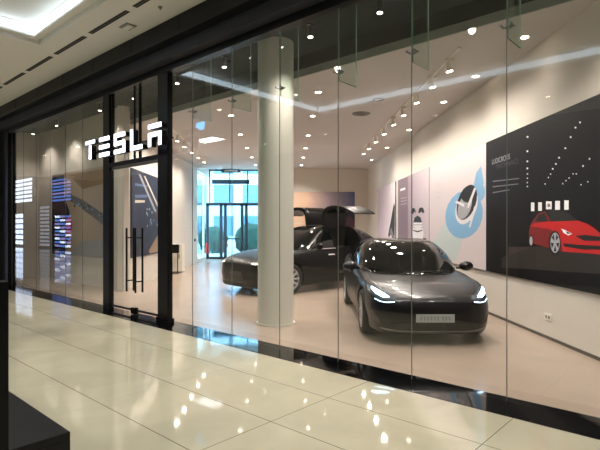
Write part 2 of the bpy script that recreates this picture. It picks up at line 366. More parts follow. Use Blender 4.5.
# ---- poster artwork outlines, metres on each board
ART_RED = [
 ('brown', [(0.888,0.235),(3.369,0.409),(3.369,0.581),(0.888,0.484)]),
 ('brown2', [(0.629,0.285),(1.78,0.534),(3.369,0.478),(3.369,0.259),(0.629,0.114)]),
 ('dkred', [(1.576,0.754),(1.665,0.89),(1.851,1.012),(2.045,1.042),(2.207,0.897),(2.306,0.773),(2.472,0.479),(1.78,0.556),(1.636,0.574),(1.576,0.648)]),
 ('black', [(1.752,0.896),(1.864,0.993),(2.04,1.025),(2.118,0.899)]),
 ('black', [(2.066,1.041),(2.207,1.068),(2.518,1.032),(2.717,0.961),(2.843,0.888),(2.207,0.89)]),
 ('red', [(1.606,0.83),(1.78,0.874),(2.182,0.891),(2.843,0.894),(3.042,0.849),(3.192,0.788),(3.334,0.707),(3.369,0.547),(3.155,0.537),(2.585,0.551),(2.449,0.599),(2.354,0.732),(2.156,0.786)]),
 ('red', [(2.449,0.599),(3.369,0.581),(3.369,0.478),(3.155,0.489),(2.495,0.481)]),
 ('black', [(2.495,0.594),(2.843,0.586),(3.369,0.587),(3.369,0.547),(2.964,0.528),(2.54,0.549)]),
 ('black', [(2.78,0.698),(3.003,0.714),(3.369,0.691),(3.369,0.65),(2.964,0.64)]),
 ('white', [(2.46,0.793),(2.563,0.77),(2.717,0.725),(2.63,0.702),(2.518,0.734)]),
 ('black', [(2.563,0.76),(2.695,0.728),(2.608,0.722)]),
 ('black', [(2.456,0.599),(2.448,0.548),(2.427,0.501),(2.395,0.463),(2.353,0.437),(2.306,0.426),(2.258,0.432),(2.214,0.453),(2.179,0.49),(2.157,0.537),(2.149,0.59),(2.157,0.643),(2.179,0.692),(2.214,0.73),(2.258,0.754),(2.306,0.763),(2.353,0.755),(2.395,0.732),(2.427,0.696),(2.448,0.65)]),
 ('silver', [(2.428,0.598),(2.422,0.555),(2.406,0.516),(2.381,0.484),(2.349,0.463),(2.313,0.454),(2.277,0.459),(2.244,0.477),(2.217,0.508),(2.2,0.547),(2.194,0.591),(2.2,0.636),(2.217,0.676),(2.244,0.708),(2.277,0.728),(2.313,0.736),(2.349,0.729),(2.381,0.71),(2.406,0.679),(2.422,0.641)]),
 ('black', [(2.313,0.565),(2.349,0.477),(2.277,0.473)]),
 ('black', [(2.29,0.585),(2.23,0.513),(2.207,0.596)]),
 ('black', [(2.299,0.619),(2.225,0.664),(2.284,0.717)]),
 ('black', [(2.327,0.619),(2.342,0.717),(2.398,0.668)]),
 ('black', [(2.336,0.586),(2.416,0.602),(2.394,0.52)]),
 ('black', [(1.715,0.606),(1.711,0.577),(1.702,0.551),(1.687,0.53),(1.668,0.516),(1.648,0.511),(1.627,0.515),(1.608,0.527),(1.593,0.548),(1.583,0.573),(1.579,0.602),(1.583,0.632),(1.593,0.658),(1.608,0.679),(1.627,0.693),(1.648,0.698),(1.668,0.693),(1.687,0.68),(1.702,0.66),(1.711,0.635)]),
 ('silver', [(1.7,0.606),(1.698,0.584),(1.691,0.565),(1.681,0.549),(1.668,0.539),(1.654,0.535),(1.639,0.538),(1.626,0.547),(1.615,0.563),(1.609,0.582),(1.606,0.603),(1.609,0.625),(1.615,0.644),(1.626,0.66),(1.639,0.67),(1.654,0.674),(1.668,0.67),(1.681,0.661),(1.691,0.646),(1.698,0.627)]),
 ('white', [(1.651,1.057),(1.752,1.054),(1.752,1.183),(1.651,1.188)]),
 ('white', [(1.862,1.054),(1.968,1.05),(1.968,1.174),(1.862,1.18)]),
 ('white', [(2.079,1.069),(2.232,1.063),(2.232,1.174),(2.079,1.183)]),
 ('white', [(2.318,1.053),(2.439,1.048),(2.439,1.169),(2.318,1.176)]),
 ('white', [(2.54,1.044),(2.643,1.041),(2.643,1.164),(2.54,1.17)]),
 ('grey', [(2.194,1.12),(2.183,1.101),(2.156,1.094),(2.129,1.104),(2.118,1.124),(2.129,1.143),(2.156,1.15),(2.183,1.141)]),
 ('white', [(1.576,2.203),(1.568,2.194),(1.546,2.194),(1.525,2.202),(1.516,2.215),(1.525,2.224),(1.546,2.224),(1.568,2.216)]),
 ('white', [(1.573,1.983),(1.565,1.974),(1.543,1.973),(1.522,1.981),(1.513,1.993),(1.522,2.002),(1.543,2.003),(1.565,1.995)]),
 ('white', [(1.573,1.827),(1.565,1.817),(1.543,1.816),(1.522,1.823),(1.513,1.835),(1.522,1.845),(1.543,1.846),(1.565,1.839)]),
 ('white', [(1.573,1.719),(1.565,1.709),(1.543,1.707),(1.522,1.714),(1.513,1.726),(1.522,1.736),(1.543,1.738),(1.565,1.731)]),
 ('white', [(1.569,1.634),(1.562,1.627),(1.546,1.625),(1.53,1.63),(1.524,1.639),(1.53,1.646),(1.546,1.648),(1.562,1.643)]),
 ('white', [(1.569,1.567),(1.562,1.56),(1.546,1.558),(1.53,1.563),(1.524,1.572),(1.53,1.579),(1.546,1.581),(1.562,1.576)]),
 ('white', [(1.569,1.5),(1.562,1.493),(1.546,1.491),(1.53,1.496),(1.524,1.504),(1.53,1.512),(1.546,1.514),(1.562,1.509)]),
 ('white', [(1.569,1.439),(1.562,1.432),(1.546,1.43),(1.53,1.434),(1.524,1.443),(1.53,1.451),(1.546,1.453),(1.562,1.448)]),
 ('white', [(2.226,1.558),(2.22,1.552),(2.207,1.55),(2.194,1.555),(2.188,1.563),(2.194,1.569),(2.207,1.571),(2.22,1.566)]),
 ('white', [(2.17,1.516),(2.165,1.509),(2.151,1.507),(2.138,1.512),(2.132,1.52),(2.138,1.527),(2.151,1.528),(2.165,1.524)]),
 ('white', [(2.083,1.433),(2.077,1.426),(2.064,1.424),(2.05,1.428),(2.044,1.437),(2.05,1.444),(2.064,1.445),(2.077,1.441)]),
 ('white', [(2.762,1.502),(2.758,1.495),(2.747,1.494),(2.735,1.498),(2.731,1.505),(2.735,1.512),(2.747,1.513),(2.758,1.509)]),
 ('white', [(2.675,1.457),(2.67,1.451),(2.658,1.449),(2.647,1.453),(2.642,1.461),(2.647,1.467),(2.658,1.469),(2.67,1.465)]),
 ('white', [(2.602,1.428),(2.597,1.422),(2.585,1.42),(2.574,1.424),(2.569,1.432),(2.574,1.438),(2.585,1.44),(2.597,1.436)]),
 ('white', [(2.53,1.396),(2.525,1.389),(2.513,1.387),(2.501,1.391),(2.496,1.399),(2.501,1.405),(2.513,1.407),(2.525,1.403)]),
 ('white', [(2.918,2.135),(2.912,2.127),(2.898,2.127),(2.883,2.133),(2.877,2.143),(2.883,2.151),(2.898,2.151),(2.912,2.145)]),
 ('white', [(2.822,2.089),(2.816,2.081),(2.801,2.08),(2.786,2.087),(2.78,2.098),(2.786,2.105),(2.801,2.106),(2.816,2.099)]),
 ('white', [(2.717,1.986),(2.71,1.978),(2.695,1.977),(2.68,1.984),(2.674,1.994),(2.68,2.002),(2.695,2.003),(2.71,1.997)]),
 ('white', [(2.597,1.861),(2.59,1.853),(2.574,1.852),(2.558,1.858),(2.552,1.869),(2.558,1.877),(2.574,1.878),(2.59,1.871)]),
 ('white', [(2.449,1.756),(2.442,1.747),(2.425,1.746),(2.409,1.752),(2.402,1.763),(2.409,1.771),(2.425,1.773),(2.442,1.766)]),
 ('white', [(2.371,1.682),(2.364,1.673),(2.347,1.671),(2.33,1.678),(2.323,1.688),(2.33,1.697),(2.347,1.699),(2.364,1.692)]),
 ('white', [(2.293,1.623),(2.286,1.615),(2.269,1.613),(2.252,1.619),(2.244,1.63),(2.252,1.638),(2.269,1.64),(2.286,1.634)]),
 ('white', [(3.112,1.646),(3.106,1.639),(3.093,1.637),(3.08,1.642),(3.074,1.652),(3.08,1.659),(3.093,1.661),(3.106,1.656)]),
 ('white', [(2.983,1.575),(2.977,1.567),(2.964,1.565),(2.95,1.571),(2.944,1.58),(2.95,1.588),(2.964,1.59),(2.977,1.585)]),
 ('white', [(2.837,1.493),(2.833,1.487),(2.822,1.485),(2.811,1.489),(2.806,1.497),(2.811,1.503),(2.822,1.504),(2.833,1.5)]),
 ('white', [(3.075,1.369),(3.071,1.363),(3.061,1.362),(3.051,1.365),(3.046,1.372),(3.051,1.378),(3.061,1.38),(3.071,1.376)]),
 ('white', [(2.939,1.345),(2.934,1.339),(2.924,1.337),(2.913,1.341),(2.909,1.348),(2.913,1.354),(2.924,1.356),(2.934,1.352)]),
 ('grey', [(0.292,1.63),(1.296,1.584),(1.296,1.6),(0.292,1.653)]),
 ('grey', [(0.292,1.532),(1.264,1.5),(1.264,1.516),(0.292,1.555)]),
 ('grey', [(0.292,1.425),(0.959,1.429),(0.959,1.446),(0.292,1.448)]),
]
ART_BLUE = [
 ('pgreen', [(0.133,0.337),(1.673,1.16),(2.466,0.633),(1.992,0.056),(0.133,0.029)]),
 ('blue', [(2.9,1.44),(3.153,1.891),(3.392,1.996),(3.508,1.662),(3.392,1.332)]),
 ('blue', [(3.571,1.438),(3.533,1.388),(3.467,1.346),(3.379,1.317),(3.277,1.304),(3.17,1.308),(3.068,1.33),(2.983,1.368),(2.923,1.418),(2.897,1.476),(2.906,1.534),(2.949,1.587),(3.023,1.629),(3.117,1.656),(3.223,1.666),(3.329,1.657),(3.425,1.633),(3.503,1.594),(3.555,1.546),(3.579,1.493)]),
 ('blue', [(3.443,0.98),(3.327,0.845),(3.13,0.726),(2.864,0.635),(2.545,0.582),(2.2,0.576),(1.861,0.621),(1.57,0.719),(1.366,0.86),(1.281,1.03),(1.328,1.206),(1.499,1.364),(1.768,1.487),(2.097,1.563),(2.444,1.586),(2.774,1.559),(3.058,1.49),(3.276,1.388),(3.417,1.262),(3.473,1.123)]),
 ('pwhite', [(3.152,1.165),(3.037,1.063),(2.881,0.975),(2.694,0.912),(2.495,0.879),(2.301,0.883),(2.135,0.926),(2.016,1.003),(1.959,1.107),(1.973,1.227),(2.055,1.349),(2.194,1.458),(2.373,1.543),(2.572,1.597),(2.768,1.615),(2.945,1.598),(3.087,1.549),(3.183,1.474),(3.227,1.38),(3.217,1.274)]),
 ('black', [(3.11,1.252),(3.0,1.153),(2.853,1.068),(2.681,1.006),(2.5,0.974),(2.328,0.978),(2.183,1.018),(2.083,1.092),(2.041,1.192),(2.062,1.306),(2.143,1.423),(2.273,1.528),(2.438,1.61),(2.618,1.663),(2.795,1.682),(2.952,1.667),(3.077,1.622),(3.159,1.55),(3.193,1.46),(3.176,1.358)]),
 ('lgrey', [(2.873,1.201),(2.789,1.126),(2.68,1.062),(2.554,1.016),(2.423,0.992),(2.301,0.995),(2.201,1.023),(2.133,1.076),(2.106,1.148),(2.123,1.231),(2.182,1.316),(2.277,1.393),(2.395,1.456),(2.525,1.497),(2.653,1.514),(2.767,1.506),(2.857,1.475),(2.916,1.423),(2.939,1.356),(2.924,1.28)]),
 ('black', [(3.052,1.428),(2.994,1.384),(2.91,1.35),(2.804,1.33),(2.688,1.324),(2.571,1.336),(2.467,1.363),(2.385,1.404),(2.336,1.455),(2.325,1.51),(2.354,1.563),(2.419,1.608),(2.512,1.641),(2.624,1.659),(2.742,1.661),(2.854,1.646),(2.951,1.616),(3.024,1.576),(3.067,1.528),(3.076,1.477)]),
 ('pwhite', [(1.93,1.372),(2.054,1.398),(2.688,1.27),(3.053,1.607),(3.153,1.579),(2.769,1.216),(2.634,1.211)]),
 ('lgrey', [(2.715,1.259),(2.694,1.228),(2.64,1.211),(2.572,1.214),(2.516,1.236),(2.495,1.269),(2.516,1.3),(2.572,1.316),(2.64,1.313),(2.694,1.291)]),
 ('pwhite', [(2.769,0.82),(3.053,1.233),(3.153,1.209),(2.848,0.81)]),
 ('grey2', [(0.507,1.897),(1.01,1.887),(1.01,1.873),(0.507,1.882)]),
 ('grey2', [(0.507,1.847),(1.01,1.84),(1.01,1.825),(0.507,1.832)]),
 ('grey2', [(0.507,1.673),(1.01,1.672),(1.01,1.658),(0.507,1.658)]),
 ('grey2', [(0.507,1.585),(1.01,1.589),(1.01,1.574),(0.507,1.57)]),
 ('grey2', [(0.507,1.523),(1.01,1.529),(1.01,1.515),(0.507,1.508)]),
]
ART_MAUVE = [
 ('mauve3', [(0.105,2.386),(1.332,2.379),(1.332,0.417),(0.105,0.352)]),
 ('black', [(1.666,1.265),(1.758,1.366),(1.973,1.393),(2.182,1.364),(2.279,1.236),(2.095,1.277),(1.962,1.211),(1.793,1.222)]),
 ('black', [(2.521,1.24),(2.623,1.354),(2.823,1.374),(3.037,1.346),(3.15,1.231),(2.998,1.197),(2.843,1.257),(2.684,1.212)]),
 ('pwhite', [(1.895,0.653),(2.029,0.975),(2.911,0.964),(3.056,0.664),(3.008,0.46),(1.951,0.433)]),
 ('black', [(2.007,0.961),(2.139,1.104),(2.458,1.154),(2.764,1.096),(2.921,0.951)]),
 ('lgrey', [(1.94,0.906),(3.018,0.903),(3.018,0.876),(1.94,0.876)]),
 ('black', [(1.984,0.747),(2.458,0.715),(2.96,0.756),(2.96,0.729),(2.458,0.675),(1.984,0.712)]),
 ('lgrey', [(2.007,0.841),(2.225,0.812),(2.204,0.783),(2.007,0.8)]),
 ('lgrey', [(2.998,0.844),(2.784,0.817),(2.803,0.789),(2.998,0.805)]),
 ('black', [(1.666,0.47),(1.984,0.498),(2.007,0.425),(1.666,0.416)]),
 ('black', [(3.018,0.534),(3.335,0.519),(3.335,0.46),(3.018,0.452)]),
 ('pwhite', [(0.358,2.08),(1.021,2.083),(1.021,2.008),(0.358,2.009)]),
 ('grey2', [(0.427,1.776),(1.209,1.752),(1.209,1.74),(0.427,1.759)]),
 ('grey2', [(0.427,1.678),(1.209,1.659),(1.209,1.647),(0.427,1.662)]),
 ('grey2', [(0.427,1.581),(1.209,1.567),(1.209,1.554),(0.427,1.564)]),
]
ART_PALE = [
 ('black', [(2.017,0.543),(2.442,1.015),(2.973,1.667),(3.159,1.555),(3.097,0.438),(2.768,0.414),(2.492,0.586),(2.155,0.454)]),
 ('grey', [(2.24,0.637),(2.525,0.836),(3.051,0.489),(2.911,0.438)]),
 ('grey2', [(0.254,2.174),(1.003,2.156),(1.003,2.133),(0.254,2.146)]),
 ('grey2', [(0.254,2.122),(1.003,2.106),(1.003,2.083),(0.254,2.094)]),
 ('grey2', [(0.254,1.912),(1.003,1.905),(1.003,1.881),(0.254,1.884)]),
 ('grey2', [(0.254,1.791),(1.003,1.788),(1.003,1.765),(0.254,1.763)]),
]
# ---------------------------------------------------------------- posters
PAL = {'black': (10, 10, 12), 'dgrey': (60, 58, 60), 'grey': (120, 120, 124), 'grey2': (190, 180, 184), 'lgrey': (165, 165, 168),
 'silver': (175, 178, 185), 'white': (250, 248, 250), 'pwhite': (228, 222, 224), 'red': (196, 18, 20), 'dkred': (120, 10, 14),
 'brown': (62, 50, 44), 'brown2': (38, 32, 30), 'blue': (128, 174, 210), 'pgreen': (190, 200, 200), 'mauve3': (120, 100, 110),
 'navy': (22, 26, 52), 'dnavy': (14, 15, 30), 'tan': (150, 125, 100), 'cream': (225, 210, 190), 'plum': (72, 40, 58), 'bluegrey': (96, 110, 150),
 'orange': (196, 130, 72), 'olive': (52, 54, 50)}
def pm(k): return mat('print_'+k, PAL[k], .55)
def clip_poly(pts, w, h):
    for ax, lim, sgn in ((0, 0.002, 1), (0, w-.002, -1), (1, .002, 1), (1, h-.002, -1)):
        out = []
        for i in range(len(pts)):
            a = pts[i-1]; b = pts[i]
            ia = (a[ax]-lim)*sgn >= 0; ib = (b[ax]-lim)*sgn >= 0
            if ia != ib:
                t = (lim-a[ax])/(b[ax]-a[ax]); out.append((a[0]+(b[0]-a[0])*t, a[1]+(b[1]-a[1])*t))
            if ib: out.append(b)
        pts = out
        if len(pts) < 3: return []
    return pts
def poster(label, loc, rotz, w, h, bg, art, texts=()):
    t = thing('wall_poster', label, 'poster', loc, rotz)
    bm = NB(); bx(bm, 0, w, -.03, -.002, 0, h); obj('board', bm, mat('poster_edge', (40, 40, 42), .6), t)
    keys = ['bg']+sorted({c for c, _ in art}); ms = [bg]+[pm(k) for k in keys[1:]]
    bm = NB()
    vs = [bm.verts.new(p) for p in ((.003, -.031, .003), (w-.003, -.031, .003), (w-.003, -.031, h-.003), (.003, -.031, h-.003))]
    bm.faces.new(vs)
    for i, (c, pts) in enumerate(art):
        pts = clip_poly(pts, w, h)
        if len(pts) < 3: continue
        y = -.0316-.00025*i
        f = bm.faces.new([bm.verts.new((a, y, b)) for a, b in pts]); f.material_index = keys.index(c)
    bmesh.ops.triangulate(bm, faces=bm.faces[:])
    for f in bm.faces:
        f.normal_update()
        if f.normal.y > 0: f.normal_flip()
    me = bpy.data.meshes.new('print'); bm.to_mesh(me); bm.free()
    for m_ in ms: me.materials.append(m_)
    o = bpy.data.objects.new('print', me); C.objects.link(o); o.parent = t
    for s, x, z, size, k in texts:
        cu = bpy.data.curves.new('lettering', 'FONT'); cu.body = s; cu.size = size; cu.extrude = .0005
        to = bpy.data.objects.new('tmp', cu); C.objects.link(to)
        me = bpy.data.meshes.new_from_object(to.evaluated_get(bpy.context.evaluated_depsgraph_get()))
        bpy.data.objects.remove(to); bpy.data.curves.remove(cu)
        me.transform(Matrix.Translation((x, -.041, z)) @ Matrix.Rotation(R(90), 4, 'X'))
        me.materials.clear(); me.materials.append(pm(k))
        lo = bpy.data.objects.new('lettering', me); C.objects.link(lo); lo.parent = t
    return t
xr = XR-.004
poster('large black poster with a red car under rows of lights', (xr, 8.95, .8), R(-90), 3.75, 2.4, mat('print_night', (13, 13, 17), .5, noise=.25, nscale=.8, spec=.2),
       ART_RED, texts=(('LUDICROUS', .25, 1.95, .13, 'lgrey'), ('PERFORMANCE', .42, 1.84, .12, 'dgrey')))
poster('large white poster with a car floating in a blue shape', (xr, 12.6, .8), R(-90), 3.62, 2.4,
       gradient_mat('print_pale', [(0, (206, 194, 196)), (1, (214, 200, 202))], 0, 3.6), ART_BLUE)
poster('mauve grey poster with a white car seen head on', (xr, 16.2, .8), R(-90), 3.57, 2.4,
       gradient_mat('print_mauve', [(0, (120, 104, 112)), (.35, (150, 132, 140)), (.75, (188, 172, 180)), (1, (204, 188, 194))], 0, 3.6), ART_MAUVE)
poster('pale pink poster with a black slanted shape, farthest along right wall', (xr, 19.8, .8), R(-90), 3.2, 2.4,
       gradient_mat('print_pink', [(0, (196, 176, 186)), (.5, (226, 208, 214)), (1, (236, 220, 222))], 0, 3.2), ART_PALE)
# back wall landscape
art = [('plum', [(0, 0), (3.4, 0), (3.4, .5), (2.6, .62), (1.6, .5), (.8, .66), (0, .6)]),
       ('olive', [(0, .55), (.5, .74), (1.0, .66), (1.5, .78), (1.9, .66), (1.2, .5), (0, .5)]),
       ('orange', [(1.0, .62), (3.4, .5), (3.4, .66), (2.2, .72), (1.2, .7)]),
       ('navy', [(2.0, .75), (2.4, .95), (2.7, 1.3), (2.95, 1.75), (3.1, 1.8), (3.25, 1.5), (3.4, 1.35), (3.4, .7), (2.6, .72)]),
       ('plum', [(2.6, .8), (2.9, 1.2), (3.2, 1.3), (3.4, 1.1), (3.4, .7)]),
       ('cream', [(.1, .9), (.9, .95), (.9, 1.0), (.1, .98)])]
g = gradient_mat('print_dusk', [(0, (236, 206, 176)), (.35, (226, 190, 166)), (.62, (176, 158, 166)), (1, (78, 92, 134))], 0, 3.4, noise=.25, nscale=1.6)
poster('sunset landscape poster on the back wall behind the raised wings', (-.25, YB-.004, .85), 0, 3.4, 2.42, g, art)
# left wall dark poster
art = [('navy', [(.4, .3), (1.2, .1), (2.6, .1), (3.3, .8), (2.4, 1.3), (1.0, 1.0)]),
       ('bluegrey', [(.3, 1.95), (1.5, 2.0), (1.55, 2.06), (.3, 2.02)]), ('bluegrey', [(.3, 1.62), (1.45, 1.7), (1.5, 1.78), (.3, 1.7)]),
       ('cream', [(.3, 1.48), (1.2, 1.54), (1.2, 1.6), (.3, 1.56)]),
       ('lgrey', [(.6, 2.3), (.8, 2.3), (2.5, 1.3), (2.3, 1.28)]), ('cream', [(1.1, 2.3), (1.25, 2.3), (2.9, 1.4), (2.78, 1.36)]),
       ('plum', [(2.3, 1.3), (3.3, 1.6), (3.3, 1.0), (2.6, .9)]),
       ('tan', [(1.6, .12), (3.3, .9), (3.3, .4), (2.6, .05), (1.7, .03)]), ('dnavy', [(.1, .2), (1.6, .7), (1.7, .5), (.5, .05)])]
for k in range(26):
    cx = 1.3+random.random()*1.8; cz = .85+random.random()*.55; s = .03+random.random()*.04
    art.append((random.choice(['bluegrey', 'silver', 'blue']), [(cx-s, cz), (cx, cz-s*.7), (cx+s, cz), (cx, cz+s*.7)]))
poster('dark blue abstract poster seen through the glass doors', (XL+.004, 12.95, .8), R(90), 3.5, 2.4, mat('print_navy', (26, 26, 42), .5, noise=.3, nscale=1.2), art)
# angled display wall poster
a0 = P(6.096, 16.0, .8)
art = [('navy', [(0, 0), (.9, 0), (1.25, .5), (1.3, 1.3), (.9, 1.75), (.9, 2.4), (0, 2.4)]),  # navy and plum left part mostly paints in a reflection from the shop glass
       ('plum', [(0, 1.2), (.95, 1.25), (.95, 1.75), (0, 1.75)]),
       ('grey', [(1.0, 1.7), (2.0, 1.4), (3.65, .8), (3.65, 1.1), (2.2, 1.6), (1.2, 1.85)]),
       ('red', [(1.05, .5), (1.35, .6), (1.5, .9), (1.3, 1.2), (1.05, 1.0)]),
       ('tan', [(1.2, 2.38), (3.65, 2.38), (3.65, 2.0), (2.2, 1.9)]),
       ('lgrey', [(1.3, 0), (3.65, 0), (3.65, .5), (2.0, .42)])]
for k in range(22):
    cx = 1.4+random.random()*2.1; cz = 1.55-.28*(cx-1.2)+random.random()*.25; s = .03+random.random()*.05
    art.append((random.choice(['bluegrey', 'blue', 'dnavy']), [(cx-s, cz), (cx, cz-s*.7), (cx+s, cz), (cx, cz+s*.7)]))
poster('brown poster with a navy side, mostly painted reflection, on the display wall left of the doors', (a0.x, a0.y, a0.z), TH-math.pi/2, 3.7, 2.45,
       gradient_mat('print_brown', [(0, (110, 92, 92)), (.3, (176, 154, 132)), (.6, (196, 176, 158)), (1, (170, 158, 150))], 0, 3.7), art)

# ---------------------------------------------------------------- lamps
LAMP = mat('lamp_lens', (255, 240, 220), .4, emit=11, ergb=(255, 234, 212))
WARM = (1.0, .885, .80)
def spot_light(power, size, tilt=None, col=WARM, rad=.06):
    l = bpy.data.lights.new('lamp', 'SPOT'); l.energy = power; l.color = col; l.spot_size = R(size); l.spot_blend = .8; l.shadow_soft_size = rad
    o = bpy.data.objects.new('lamp', l); C.objects.link(o); return o
def recessed(label, loc, power, group, size=130, col=WARM):
    t = thing('recessed_spotlight', label, 'spotlight', loc, 0, group)
    bm = NB(); lathe(bm, [(.055, -.002), (.085, -.010), (.092, -.004), (.092, 0), (.055, 0)], close=True, seg=24); obj('rim', bm, M['white'], t, smooth=40)
    bm = NB(); cyl(bm, (0, 0, -.006), (0, 0, 0), .055, seg=20); obj('lens', bm, LAMP, t)
    l = spot_light(power, size, col=col); l.location = (0, 0, -.03); l.parent = t
    return t
def track_head(label, loc, rotz, tilt, power, group, size=100, body='white'):
    t = thing('track_spotlight', label, 'spotlight', loc, rotz, group)
    d = Vector((0, math.sin(tilt), -math.cos(tilt)))
    bm = NB(); cyl(bm, (0, 0, -.05), (0, 0, 0), .018, seg=12); bx(bm, -.03, .03, -.07, .07, -.02, 0); obj('bracket', bm, M[body], t)
    c = Vector((0, 0, -.10)); bm = NB(); k_ = .7 if body == 'black' else 1; cyl(bm, c-d*.06, c+d*.09, .048*k_, .056*k_, seg=20); obj('housing', bm, M[body], t, smooth=40)
    bm = NB(); cyl(bm, c+d*.091, c+d*.097, .050*k_, seg=18); obj('lens', bm, LAMP, t)
    l = spot_light(power, size); l.location = c+d*.12; l.parent = t
    l.rotation_euler = (tilt, 0, 0)
    return t
PW = 118
first = recessed('small round recessed spotlight in the ceiling row nearest the column', (.63, 9.8, ZC), PW, 'recessed spotlights in the central ceiling row')
for y in (11.9, 14.4, 16.7, 18.9, 21.2): dup(first, (.63, y, ZC))
for y in (11.9, 14.3, 16.7, 18.9, 21.2):
    dup(first, (-1.37, y, ZC), label='small round recessed spotlight in the ceiling row left of the column', group='recessed spotlights left of the column')
wl0 = recessed('small round recessed spotlight in the row tight against the right wall', (3.42, 6.9, ZC), PW*.035, 'recessed spotlights along the right wall', size=110)
for y in (8.7, 10.5, 13.5, 16.5, 19.5):
    dup(wl0, (3.42, y, ZC), label='small round recessed spotlight in the row tight against the right wall', group='recessed spotlights along the right wall')
tr = thing('lighting_track', 'white ceiling track of spotlights near the right wall', 'lighting track', (2.62, 12.1, ZC))
bm = NB(); bx(bm, -.018, .018, -4.8, 4.8, -.018, 0); obj('track_rail', bm, M['white'], tr)
th0 = track_head('white track spotlight aimed at the posters on the right wall', (2.62, 7.8, ZC-.018), R(-90), R(10), PW*.5, 'spotlights on the right hand track', size=155)
th0.rotation_euler = (0, 0, R(-90))
for y in (8.7, 9.8, 10.9, 11.9, 13.1, 14.3, 15.5, 16.6): dup(th0, (2.62, y, ZC-.018), R(-90))
tl = thing('lighting_track', 'white ceiling track of spotlights near the left wall', 'lighting track', (-3.2, 15.8, ZC))
bm = NB(); bx(bm, -.018, .018, -3.2, 3.4, -.018, 0); obj('track_rail', bm, M['white'], tl)
for y in (13.4, 14.3, 15.3, 16.5, 17.7, 18.9): dup(th0, (-3.2, y, ZC-.018), R(90), label='white track spotlight aimed at the left wall', group='spotlights on the left hand track')
bs = None; dim_lamp = None
for u in (16.2, 14.4, 11.75, 10.1, 8.39, 6.9, 5.8, 4.84, 3.6, 2.4, 1.2):
    p = P(5.58, u, ZD)
    if bs is None: bs = track_head('dark ceiling spotlight in the row just inside the glass', p, TH-math.pi/2, R(0), PW*.7, 'spotlights in the dark ceiling band', size=125, body='black'); dim_lamp = [c_ for c_ in bs.children if c_.type == 'LIGHT'][0].data.copy(); full_lamp = dim_lamp.copy(); dim_lamp.energy *= .5; [setattr(c_, 'data', dim_lamp) for c_ in bs.children if c_.type == 'LIGHT']
    else:
        q_ = dup(bs, p)
        for c_ in q_.children:
            if c_.type == 'LIGHT': c_.data = dim_lamp if u > 9 else full_lamp
# round speaker grilles
for lab, p in (('round dark ceiling grille between the spotlight rows', (1.78, 11.6, ZC)), ('faint round ceiling speaker nearer the glass', (1.95, 10.3, ZC))):
    t = thing('ceiling_grille', lab, 'grille', p)
    r = .22 if 'dark' in lab else .12
    bm = NB(); lathe(bm, [(r, 0), (r, -.012), (r-.03, -.016), (r-.04, 0)], close=True, seg=32); obj('rim', bm, M['vent'], t, smooth=40)
    bm = NB()
    for k in range(4): lathe(bm, [(r*.2*(k+1), -.001), (r*.2*(k+1), -.008), (r*.2*(k+1)-.015, -.008), (r*.2*(k+1)-.015, -.001)], close=True, seg=28)
    cyl(bm, (0, 0, -.004), (0, 0, 0), r-.03, seg=28); obj('grille_rings', bm, M['vent'] if 'dark' in lab else M['ceil'], t)

# ---------------------------------------------------------------- mall ceiling with cove
CN, CU = 3.28, 9.2      # outer edge of the recess
bm = NB()
bx(bm, CN, 4.30, -8, 33, ZM, ZM+.5); bx(bm, -6, CN, CU, 33, ZM, ZM+.5); bx(bm, -6, -1.6, -8, CU, ZM, ZM+.5)
bx(bm, -1.6, CN, -8, -6.5, ZM, ZM+.5)
bx(bm, CN-.14, CN, -6.5, CU, ZM+.07, ZM+.5); bx(bm, -1.6, CN-.14, CU-.14, CU, ZM+.07, ZM+.5)
bx(bm, -1.6, CN-.14, -6.5, CU-.14, ZM+.27, ZM+.5)
struct('ceiling_mall', bm, M['mallceil'], 'pale mall ceiling with a lit recess', 'ceiling', rotz=TH)
COVE = mat('cove_glow', (235, 245, 255), .5, emit=1.7, ergb=(222, 240, 255))
cv = thing('cove_light', 'bright white cove light lining the recess in the mall ceiling', 'cove light', (0, 0, 0), TH)
bm = NB(); bx(bm, CN-.16, CN-.14, -6.4, CU-.15, ZM+.11, ZM+.23); bx(bm, -1.5, CN-.16, CU-.16, CU-.14, ZM+.11, ZM+.23)
bx(bm, -1.58, -1.56, -6.4, CU-.17, ZM+.11, ZM+.23)
obj('light_strip', bm, COVE, cv)
# slot diffusers
sd = None
for k, u0 in enumerate([8.22+1.44*j for j in range(-7, 8)]):
    p = P(3.65, u0, ZM)
    if sd is None:
        sd = thing('slot_diffuser', 'long black air slot in the row along the mall ceiling', 'air vent', p, TH, 'air slots in the mall ceiling')
        bm = NB(); bx(bm, -.042, .042, 0, 1.25, -.004, 0); obj('frame', bm, M['vent'], sd)
        bm = NB(); bx(bm, -.035, -.006, .01, 1.23, -.007, -.004); bx(bm, .006, .035, .01, 1.23, -.007, -.004); obj('slot', bm, M['slot'], sd)
    else: dup(sd, p)
t = thing('smoke_detector', 'small grey round detector on the recessed mall ceiling', 'detector', P(2.64, 7.95, ZM+.27))
bm = NB(); lathe(bm, [(.05, 0), (.05, -.015), (.03, -.04), (0.001, -.045)], seg=20); obj('cover', bm, M['vent'], t, smooth=40)
t = thing('ceiling_sensor', 'small beige ceiling fitting between air slots and black fascia', 'ceiling fitting', P(3.93, 7.3, ZM), TH)
bm = NB(); bx(bm, -.09, .09, -.13, .13, -.012, 0, bevel=.004); obj('plate', bm, M['vent'], t)
bm = NB(); bx(bm, -.05, .05, -.10, .10, -.03, -.012, bevel=.006); obj('cover', bm, M['mallceil'], t)
t = thing('sprinkler_head', 'tiny round sprinkler by the black fascia', 'sprinkler', P(3.9, 6.3, ZM))
